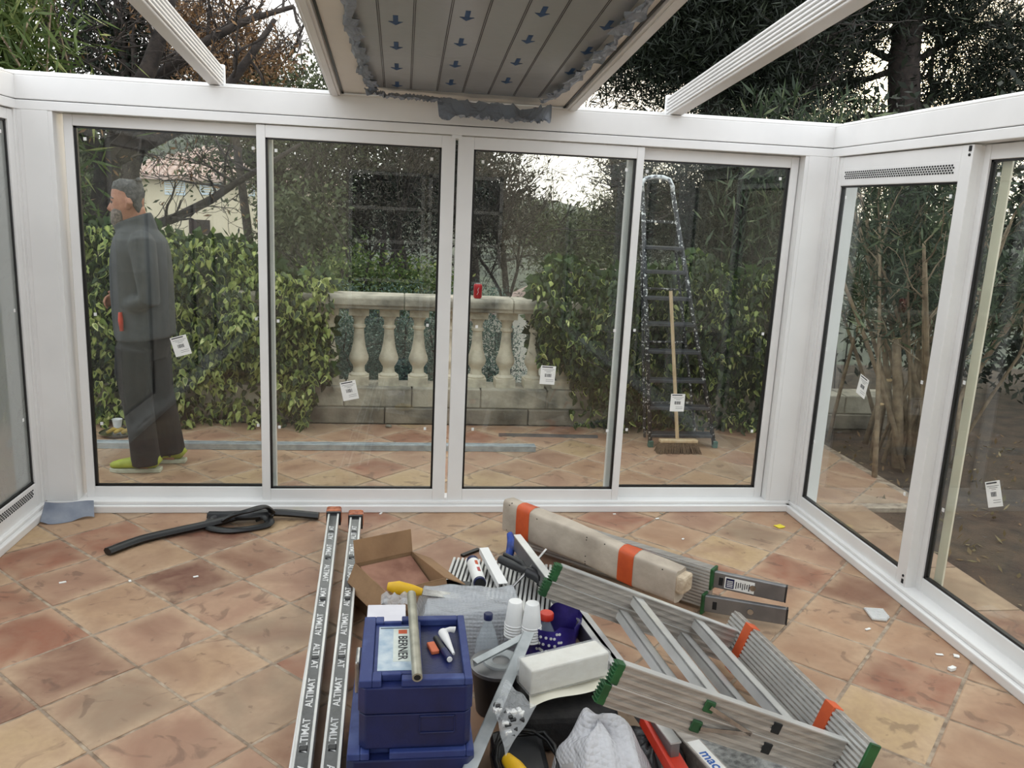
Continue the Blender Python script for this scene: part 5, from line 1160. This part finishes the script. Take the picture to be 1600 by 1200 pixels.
def ppr(u, v):
    p = (pa.lerp(pb, u)).lerp(pd.lerp(pc_, u), v); return (p.x, p.y, p.z+0.03*math.sin(u*math.pi)*(1-v)*0.7+0.012*math.sin(u*6+1))
b.grid(ppr, 20, 8); b.build('paper_sheet', mk('cream_paper', srgb(236,232,216), srgb(226,222,204), 8, rough=0.7), smooth=True, label='curled cream paper sheet under the white foam block', category='paper')
MB().box(0.40, 0.72, 2.28, 2.56, 0.0, 0.14).build('dark_tool_bag', mk('black_fabric', srgb(30,29,29), srgb(44,42,40), 20, rough=0.85, bump=0.4, bscale=70), label='black fabric tool bag under the foam block and paper', category='tool bag', bevel=0.03, seg=3)
# clear bag of small fittings hanging over the steel angle
zb = thing('fittings_bag', PZ(800,1100,0.2), 'clear plastic bag of black and white fittings over the steel angle', 'bag')
za, zb_, zc, zd = PZ(790,1062,0.25), PZ(838,1105,0.22), PZ(790,1180,0.17), PZ(772,1105,0.24)
def zf(u, v):
    p = (za.lerp(zb_, u)).lerp(zd.lerp(zc, u), v); return (p.x, p.y, p.z+0.022*math.sin(u*math.pi)*math.sin(v*math.pi)+0.005*math.sin(14*u+9*v))
b = MB(); b.grid(zf, 14, 14); b.build('bag_film', film_mat('clear_bag', srgb(222,226,228), 0.36, rough=0.1, crinkle=0.8, cscale=22), zb, smooth=True)
rs2 = random.Random(9)
for k in range(24):
    u, v = rs2.uniform(.45,.9), rs2.uniform(.3,.8); 
    if k < 7: u, v = rs2.uniform(0.05,.2), rs2.uniform(.7,.95)
    p = Vector(zf(u, v)); s = 0.0105; b = MB(); b.box(-s, s, -s*0.7, s*0.7, -s*0.6, s*0.6, Matrix.Translation(p-Vector((0,0,0.008))) @ Matrix.Rotation(rs2.uniform(0,3), 4, 'Z')); b.build('fitting', [WHITE2, BLACKP][k % 2], zb, bevel=0.002)
# big bubble-wrap bundle at the front
bw = thing('bubble_wrap_bundle', (0.62, 2.0, 0), 'large crumpled bubble-wrap bundle at the front of the pile', 'parcel')
def bun(u, v):
    a = u*2*math.pi; R0 = math.sin(min(1.0, v*1.0)*math.pi/2)**0.8
    hz = 0.27*(1-R0**3.2) + 0.012*math.sin(7*a+4*v)*v + 0.016*math.sin(3*a+9*v) + 0.010*math.sin(11*v+5*a)
    ex = 0.155*(1+0.10*math.sin(3*a+1)+0.06*math.sin(5*a)); ey = 0.215*(1+0.08*math.sin(2*a+2)+0.05*math.sin(7*a))
    return (0.61+ex*R0*math.cos(a)-0.03*(1-R0), 2.02+ey*R0*math.sin(a)+0.03*(1-R0), max(0.004, hz))
b = MB(); b.grid(bun, 60, 26); b.build('bubble_wrap', film_mat('bubble_wrap_thick', srgb(206,206,210), 0.88, rough=0.2, bubble=70.0, crinkle=0.6, cscale=7), bw, smooth=True)
MB().lathe([(0.12,0.0),(0.13,0.1),(0.10,0.19),(0.02,0.22)], 16, Matrix.Translation((0.60,2.04,0))).build('wrapped_part', mk('grey_part', srgb(170,166,164), srgb(130,128,128), 9, rough=0.6), bw, smooth=True)
# black tool bag, cable, yellow tool in front
b = MB(); b.box(0.30, 0.46, 1.55, 2.28, 0.0, 0.10); b.build('black_tray', BLACKP, label='dark tray with cables between the blue cases and the bubble-wrap bundle', category='tray', bevel=0.02, seg=2)
pts = [(0.30+0.10*math.cos(t_*0.55)*(1+0.1*math.sin(t_))+0.09, 2.10+0.13*math.sin(t_*0.55), 0.112+0.004*(t_ % 7)) for t_ in range(34)]
b = MB(); b.tube(pts, 0.006, 8); b.build('cable', BLACK, smooth=True, label='coiled black cable in the dark tray', category='cable')
yt = thing('yellow_tool', PZ(800,1192,0.13), 'yellow and black tool at the bottom edge beside the cable', 'tool'); a = PZ(792,1186,0.13); c = PZ(830,1230,0.13)
MB().tube([a, a.lerp(c,.4), c], [(0.02,0.018),(0.03,0.024),(0.026,0.022)], 12).build('grip', YELM, yt, smooth=50); MB().bar(a.lerp(c,.15)+Vector((0,0,.012)), a.lerp(c,.8)+Vector((0,0,.018)), 0.012, 0.02).build('inlay', BLACK, yt)
bg2 = thing('black_bag', PZ(1015,1185,0.0), 'crumpled black bag with a yellow tag under the aluminium beams', 'bag')
q = PZ(1022,1190,0.06)
def bbf(u, v):
    a = u*2*math.pi; rr = 0.10*(1+0.15*math.sin(3*a)+0.12*math.sin(7*a+5*v))*math.sqrt(max(0,1-v**3)); return (q.x+rr*math.cos(a), q.y+0.02+rr*1.3*math.sin(a), 0.13*v+0.008*math.sin(9*a)*v+0.004)
b = MB(); b.grid(bbf, 36, 12); b.build('bag_skin', mk('black_polythene', srgb(26,26,27), srgb(44,44,46), 8, rough=0.3, bump=0.9, bscale=14), bg2, smooth=True)
p = PZ(1003,1160,0.115); MB().box(p.x-0.03, p.x+0.03, p.y-0.004, p.y+0.01, p.z, p.z+0.004).build('tag', YELM, bg2)
b = MB(); a, c = PZ(1012,1122,0.17), PZ(1066,1215,0.13); b.bar(a, c, 0.055, 0.03); b.bar(a, c, 0.012, 0.042, off=(0.022,0.002)); b.build('red_level', mk('red_lacquer', srgb(206,58,36), srgb(186,48,30), 12, rough=0.4), label='red spirit level under the near beams of the folding platform', category='level', bevel=0.003)

# ------------------------------------------------------------------ aluminium ladders and platforms
RIDGE = mk('ridge_highlight_aluminium', srgb(188,181,173), srgb(164,158,151), 5, rough=0.42, metal=0.45, stretch=(1,12,12))  # lighter than the beam: highlight bands painted onto the web ridges
def groove_beam(parent, M, y0, y1, x0, x1, zt, h, name='beam', mat=None, face=1):
    b = MB(); b.box(x0, x1, y0, y1, zt-h, zt, M); o = b.build(name, mat or ALU, parent, bevel=0.002)
    b = MB(); xs = x1 if face > 0 else x0
    for f0, f1 in ((0.0,0.05),(0.28,0.44),(0.64,0.74),(0.95,1.0)): b.box(xs, xs+0.004*face, y0, y1, zt-h+h*f0, zt-h+h*f1, M)
    b.build('web_ridges', RIDGE, o)
    b = MB(); b.box(x0-0.002, x1+0.004, y0, y1, zt-0.001, zt+0.003, M); b.build('top_flange', ALU2, o)
    return o
# near folding work platform, lying tilted on the pile
O = Vector((0.59, 2.70, 0.45)); S_ = Vector((0.69, 0.02, -0.28)).normalized(); T_ = Vector((0.06, -0.72, 0.03)); T_ = (T_-S_*T_.dot(S_)).normalized(); N_ = T_.cross(S_)*-1
if N_.z < 0: N_ = -N_
X_ = S_.cross(N_)                       # local x so that (x, y=S, z=N) is right-handed
MA = Matrix((X_, S_, N_)).transposed().to_4x4(); MA.translation = O
sx = 1 if X_.dot(T_) > 0 else -1        # local +x*sx points along the treads towards the camera
W_ = 0.72; LEN = 0.76
pa_ = thing('folding_platform', (0.95, 2.35, 0.0), 'nearer aluminium folding work platform with green feet lying tilted on the pile', 'platform')
for off in (0.0, W_):
    for k, (zt_, sh_) in enumerate(((0.0, 0.0), (-0.066, -0.012))):
        x0, x1 = sorted((sx*(off-0.0), sx*(off-0.024)))
        bm = groove_beam(pa_, MA, sh_, LEN+sh_, x0, x1, zt_, 0.062, face=sx)
        b = MB()
        xm = (x0+x1)/2
        b.box(x0-0.003, x1+0.004, sh_-0.022, sh_+0.002, zt_-0.062, zt_+0.001, MA)
        for j in range(6): b.box(x0-0.003, x1+0.004, sh_-0.028, sh_-0.02, zt_-0.060+0.0105*j, zt_-0.0545+0.0105*j, MA)
        b.build('green_foot', GREEN, bm, bevel=0.003, seg=2)
        if off:
            xs = sx*(off+0.0); f0, f1 = sorted((xs, xs+sx*0.006))
            MB().box(f0, f1, 0.50, 0.53, zt_-0.045, zt_-0.012, MA).build('slot', DARKG, bm, bevel=0.002); f0, f1 = sorted((xs, xs+sx*0.010)); MB().box(f0, f1, 0.27+sh_, 0.302+sh_, zt_-0.050, zt_-0.014, MA).build('green_bracket', GREEN, bm, bevel=0.004, seg=2)
    # hinge stays
for zt_ in (-0.03, -0.098):
    xs = sx*(W_+0.013); MB().bar(MA @ Vector((xs, 0.285, zt_)), MA @ Vector((xs, 0.44, -0.066)), 0.004, 0.012, up=N_).build('stay', STEEL, pa_)
for s0 in (0.30, 0.565):
    for k, (zt_, sh_) in enumerate(((-0.010, 0.0), (-0.076, -0.03))):
        x0, x1 = sorted((0.0, sx*(W_-0.024))); b = MB(); b.box(x0, x1, s0+sh_, s0+sh_+0.042, zt_-0.006, zt_, MA); b.box(x0, x1, s0+sh_, s0+sh_+0.004, zt_-0.034, zt_, MA); b.box(x0, x1, s0+sh_+0.038, s0+sh_+0.042, zt_-0.034, zt_, MA); b.build('tread', ALU2, pa_)
# its ribbed deck plank, on edge at the right end
x0, x1 = sorted((sx*-0.09, sx*(W_+0.075)))
dk = MB().box(x0, x1, LEN+0.0, LEN+0.028, -0.135, 0.05, MA).build('deck_plank', ALU, pa_, bevel=0.002)
for k in range(11):
    z0 = -0.125+0.0155*k; MB().box(x0, x1, LEN-0.005, LEN, z0, z0+0.008, MA).build('deck_rib', ALU2, dk)
for t0 in (0.02, 0.565):
    a, c = sorted((sx*t0, sx*(t0+0.05))); MB().box(a, c, LEN-0.008, LEN+0.031, -0.138, 0.053, MA).build('orange_band', ORANGE, dk, bevel=0.002)
a, c = sorted((sx*(W_+0.075), sx*(W_+0.086))); MB().box(a, c, LEN-0.006, LEN+0.03, -0.137, 0.052, MA).build('green_cap', GREEN, dk, bevel=0.002)
# props under the tilted platform: second platform folded flat on the floor
b = MB(); b.box(0.86, 1.32, 1.62, 2.42, 0.0, 0.03); pl2 = b.build('tread_plate', mk('chequered_aluminium', srgb(186,188,186), srgb(120,122,122), 40, rough=0.4, metal=0.6, bump=0.6, bscale=160), label='chequered aluminium plate on the floor under the folding platform', category='metal plate')
b = MB(); a, c = PZ(1040,1112,0.10), PZ(1150,1230,0.10); b.bar(a, c, 0.06, 0.09, off=(0,-0.045)); al = b.build('labelled_beam', ALU, label='aluminium beam with blue lettering on a white label, under the near beams', category='beam', bevel=0.003)
M = frame(a, c); L_ = (c-a).length; MB().box(-0.022, 0.022, L_*0.42, L_*0.98, 0, 0.0008, M).build('beam_label', PAPER, al); o = obj('lettering', text_mesh('macc', 0.05, mk('blue_lettering', srgb(24,96,180), srgb(20,84,160), 20), extrude=0.0002, bold=0.001), al); o.matrix_basis = M @ Matrix.Translation((0, L_*0.70, 0.0012)) @ Matrix.Rotation(math.pi/2, 4, 'Z')
# folded ladder with slotted stiles under the platform
fl = thing('slotted_ladder', (0.72, 2.9, 0), 'folded aluminium ladder with slotted stiles running under the green feet', 'ladder')
for i, (qa, qc) in enumerate(((PZ(808,836,0.20), PZ(985,1068,0.20)), (PZ(893,935,0.20), PZ(1000,1075,0.20)))):
    qc = qa + (qc-qa)*1.25; M = frame(qa, qc); L_ = (qc-qa).length
    s = MB().box(-0.014, 0.014, 0, L_, -0.075, 0, M).build('stile', ALUD, fl, bevel=0.002); b = MB(); b.box(-0.017, 0.017, 0, L_, -0.002, 0.003, M); b.build('edge', ALU2, s)
    for y in (0.35, 0.75, 1.05): 
        if y < L_: MB().box(0.0135, 0.017, y, y+0.035, -0.05, -0.03, M).build('slot', DARKG, s); MB().box(-0.017, -0.0135, y, y+0.035, -0.05, -0.03, M).build('slot', DARKG, s)
    for y in (0.05, L_-0.08): MB().box(-0.03, 0.03, y, y+0.06, -0.2, -0.075, M).build('hinge_leg', ALUD, s)
# second folding platform under the beige package
pb_ = thing('folding_platform', (1.2, 3.3, 0), 'farther aluminium folding platform with a blue and white sticker, under the beige package', 'platform')
qa, qc = Vector((0.585, 3.88, 0.10)), Vector((1.335, 3.165, 0.10)); M = frame(qa, qc); L_ = (qc-qa).length
dk = MB().box(-0.075, -0.03, 0.05, L_, -0.085, 0.105, M).build('deck_plank', ALU, pb_, bevel=0.002)
for k in range(12): MB().box(-0.03, -0.026, 0.05, L_, -0.08+0.0155*k, -0.072+0.0155*k, M).build('deck_rib', ALU2, dk)
MB().box(-0.08, -0.02, L_, L_+0.012, 0.01, 0.108, M).build('green_cap', GREEN, dk, bevel=0.002); MB().box(-0.02, 0.03, L_-0.01, L_+0.002, -0.088, 0.005, M).build('green_cap', GREEN, dk, bevel=0.002)
for k, (z0, z1, xo) in enumerate(((0.018, 0.092, -0.055), (-0.078, -0.006, -0.005))):
    ga = M @ Vector((xo, L_-0.25, (z0+z1)/2)); gb = Vector((1.64, 3.055 - 0.03*k, 0.15 if k == 0 else 0.062)); gm = M @ Vector((xo, L_+0.01, (z0+z1)/2)); G = frame(gm, gb); Lg = (gb-gm).length
    bm = MB().box(-0.013, 0.013, -0.02, Lg, -0.037, 0.037, G).build('leg_beam', ALUD, pb_, bevel=0.004, seg=2)
    MB().box(-0.014, 0.014, Lg, Lg+0.006, -0.036, 0.036, G).build('end_plate', BLACKP, bm)
    MB().box(0.013, 0.015, 0.02, 0.038, -0.02, 0.016, G).build('slot', DARKG, bm, bevel=0.002)
    MB().tube([G @ Vector((0.013, Lg*0.55, 0.0)), G @ Vector((0.020, Lg*0.55, 0.0))], 0.013, 12).build('stay_pin', STEEL, bm)
    if k == 0:
        st = MB().box(0.013, 0.0142, 0.045, 0.17, -0.028, 0.024, G).build('sticker', PAPER, bm, label='blue and white safety sticker'); MB().box(0.0142, 0.0147, 0.05, 0.085, -0.024, 0.02, G).build('blue_square', BLUE, st, bevel=0.0002)
        b = MB()
        for j in range(4): b.box(0.0147, 0.0150, 0.055, 0.08, -0.018+0.008*j, -0.014+0.008*j, G)
        b.build('white_print', WHITEINK, st); b = MB()
        for j in range(7): b.box(0.0142, 0.0146, 0.092+0.009*j, 0.096+0.009*j, -0.02+0.004*(j % 3), 0.012-0.003*(j % 2), G)
        b.build('fine_print', INK, st)
p0 = M @ Vector((0.02, L_+0.12, -0.0)); 
# beige padded package strapped on it
PKG = mk('dirty_beige_board', srgb(190,178,162), srgb(150,138,124), 6, rough=0.85, bump=0.35, bscale=22, detail=8, lo=0.4, hi=0.75)
pk = thing('beige_package', (0.9, 3.55, 0.02), 'long dirty beige padded package with two orange tape bands', 'package')
PM = frame(Vector((0.565, 3.875, 0.0)), Vector((1.235, 3.16, 0.0))); PL = 0.965
def pkg(u, v):                      # rounded box section swept along the package
    a = v*2*math.pi; e = 0.28; cx, sz = math.copysign(abs(math.cos(a))**e, math.cos(a)), math.copysign(abs(math.sin(a))**e, math.sin(a))
    y = PL*u; tap = 1-0.10*u
    return tuple(PM @ Vector((0.045*cx+0.02, y, 0.165+0.082*sz*tap + 0.035*(1-u) - 0.02*u + 0.004*math.sin(11*u+3*cx))))
b = MB(); b.grid(pkg, 30, 28)
n = 28; w = 31
b.add([pkg(0, j/28) for j in range(28)], [tuple(range(28))]); b.add([pkg(1, j/28) for j in range(28)], [tuple(reversed(range(28)))])
po = b.build('board', PKG, pk, smooth=45)
for u0 in (0.09, 0.70):
    b = MB(); 
    def band(uu, vv, u0=u0):
        p = Vector(pkg(u0+0.082*uu, vv)); c_ = Vector(pkg(u0+0.082*uu, 0.25)).lerp(Vector(pkg(u0+0.082*uu, 0.75)), 0.5); return tuple(p + (p-c_).normalized()*0.002)
    b.grid(band, 3, 28); b.build('orange_band', ORANGE, pk, smooth=45)
for u, v in ((0.04,.10),(0.05,.18),(0.03,.93),(0.22,.06),(0.93,.08),(0.62,.12)) + tuple((0.52, 0.86+0.045*k) for k in range(6)):
    p = Vector(pkg(u, v % 1.0)); c_ = Vector(pkg(u, .25)).lerp(Vector(pkg(u, .75)), .5); n_ = (p-c_).normalized(); MB().tube([p-n_*0.002, p+n_*0.0006], 0.0035, 6).build('hole', DARKG, po)
MB().box(-0.03,0.06,PL-0.03,PL+0.035,0.12,0.2, PM).build('broken_corner', mk('raw_board_core', srgb(206,190,166), srgb(170,150,126), 20, rough=0.9, bump=0.6), po, bevel=0.012, seg=2)

# ------------------------------------------------------------------ rubber strip, tape, scraps
st = thing('rubber_strip', (-0.95, 4.2, 0), 'coiled black rubber glazing strip on the tiles before the second pane', 'rubber strip')
def ribbon(b, pts, w, h, n=60):
    # smooth path through points
    P_ = [Vector(p) for p in pts]; out = []
    for i in range(len(P_)-1):
        p0, p1, p2, p3 = P_[max(i-1,0)], P_[i], P_[i+1], P_[min(i+2, len(P_)-1)]
        for k in range(8):
            t = k/8; out.append(0.5*((2*p1)+(-p0+p2)*t+(2*p0-5*p1+4*p2-p3)*t*t+(-p0+3*p1-3*p2+p3)*t**3))
    out.append(P_[-1]); b.tube(out, [(h, w)]*len(out), 8, side=(0,0,1))
b = MB(); ribbon(b, [PZ(168,862,.020), PZ(220,843,.020), PZ(275,830,.021), PZ(330,818,.026), PZ(375,807,.036), PZ(430,801,.036), PZ(498,806,.022)], 0.028, 0.019); b.build('strip', BLACK, st, smooth=50)
b = MB(); ribbon(b, [PZ(345,818,.012), PZ(362,806,.07), PZ(392,797,.11), PZ(415,792,.10), PZ(424,802,.05), PZ(400,812,.016)], 0.022, 0.011); b.build('strip_loop', BLACK, st, smooth=50)
b = MB(); ribbon(b, [PZ(330,812,.02), PZ(326,824,.014), PZ(360,829,.012), PZ(412,822,.014), PZ(420,812,.03), PZ(395,803,.04), PZ(345,804,.035), PZ(328,812,.02)], 0.026, 0.013); b.build('strip_loop', BLACK, st, smooth=50)
b = MB(); ribbon(b, [PZ(328,806,.02), PZ(380,806,.045), PZ(425,803,.035)], 0.030, 0.026); b.build('strip_coil', BLACKP, st, smooth=50)
def tapef(u, v):
    p = PZ(70+70*u, 806-3*u, 0.0); x = -1.83+0.235*u; 
    y = 4.36 - 0.12*v*(1-0.5*u) - 0.02*math.sin(u*5); z = 0.075*(1-v)**1.5 + 0.012*math.sin(u*7+2)*(v) + 0.004 + 0.012*math.sin(v*3.1)
    return (x + 0.02*v, y, max(0.003, z))
b = MB(); b.grid(tapef, 18, 10); b.build('grey_tape', mk('blue_grey_cloth_tape', srgb(128,134,144), srgb(98,106,122), 9, rough=0.45, bump=0.3, bscale=16), smooth=True, label='blue-grey strip of cloth tape stuck at the left corner post', category='tape')
YS = mk('yellow_scrap', srgb(232,214,60), srgb(216,196,50), 20, rough=0.6)
def scrap(px, py, w, h, mat, label, cat='scrap', rot=0.3, t=0.004, name='scrap', poly=None):
    p = PZ(px, py, 0.0); pts = poly or [(-w/2,-h/2),(w*0.1,-h*0.55),(w/2,-h/2+0.1*h),(w*0.45,h/2),(-w*0.05,h*0.4),(-w/2,h*0.45)]
    return MB().prism(pts, 0.0015, 0.0015+t, rotz(rot, (p.x, p.y, 0))).build(name, mat, label=label, category=cat)
scrap(1218,823,0.05,0.045,YS,'bright yellow plastic scrap in the right corner of the floor'); scrap(463,805,0.045,0.03,YS,'yellow scrap under the end of the rubber strip')
scrap(1487,1047,0.032,0.018,PAPER,'small white plastic piece on the tiles by the right sill', t=0.012); scrap(1494,1026,0.022,0.022,PAPER,'torn white paper bit touching the right sill', rot=1.0); scrap(1468,1023,0.03,0.014,PAPER,'thin whitish smear of filler near the right sill', t=0.001, rot=-.2)
oc = thing('ribbed_offcut', PZ(1371,962,0), 'white ribbed aluminium offcut on the tiles near the right wall', 'offcut'); p = PZ(1371,962,0); M = rotz(math.radians(-10), (p.x, p.y, 0.0015))
MB().prism([(-0.042,-0.05),(0.018,-0.055),(0.045,-0.02),(0.045,0.05),(-0.042,0.055)], 0, 0.006, M).build('plate', ALU2, oc)
for k in range(8): 
    yy = -0.042+0.0125*k; MB().box(-0.040, 0.020+min(0.023, 0.01*k+0.004), yy, yy+0.005, 0.006, 0.010, M).build('rib', WHITE, oc)
rs2 = random.Random(31)
for k, (px, py) in enumerate(((960,804),(1027,811),(595,803),(203,909),(306,902),(1356,984),(1067,843),(1033,803),(98,911),(1290,847))):
    scrap(px, py, 0.016+0.006*(k % 3), 0.010, [PAPER, STONE][k % 2 and k > 5], ['white filler crumb before the third pane','white filler crumb before the fourth pane','white crumb beside the wrapped rail ends','tiny white crumb left of the dark red tile','tiny white crumb on the dark red tile','white crumb below the ribbed offcut','pale crumb beyond the beige package','pale crumb at the sill beneath the stepladder','tiny crumb on the left tiles','pale crumb beside the yellow corner scrap'][k], rot=rs2.uniform(0,3))
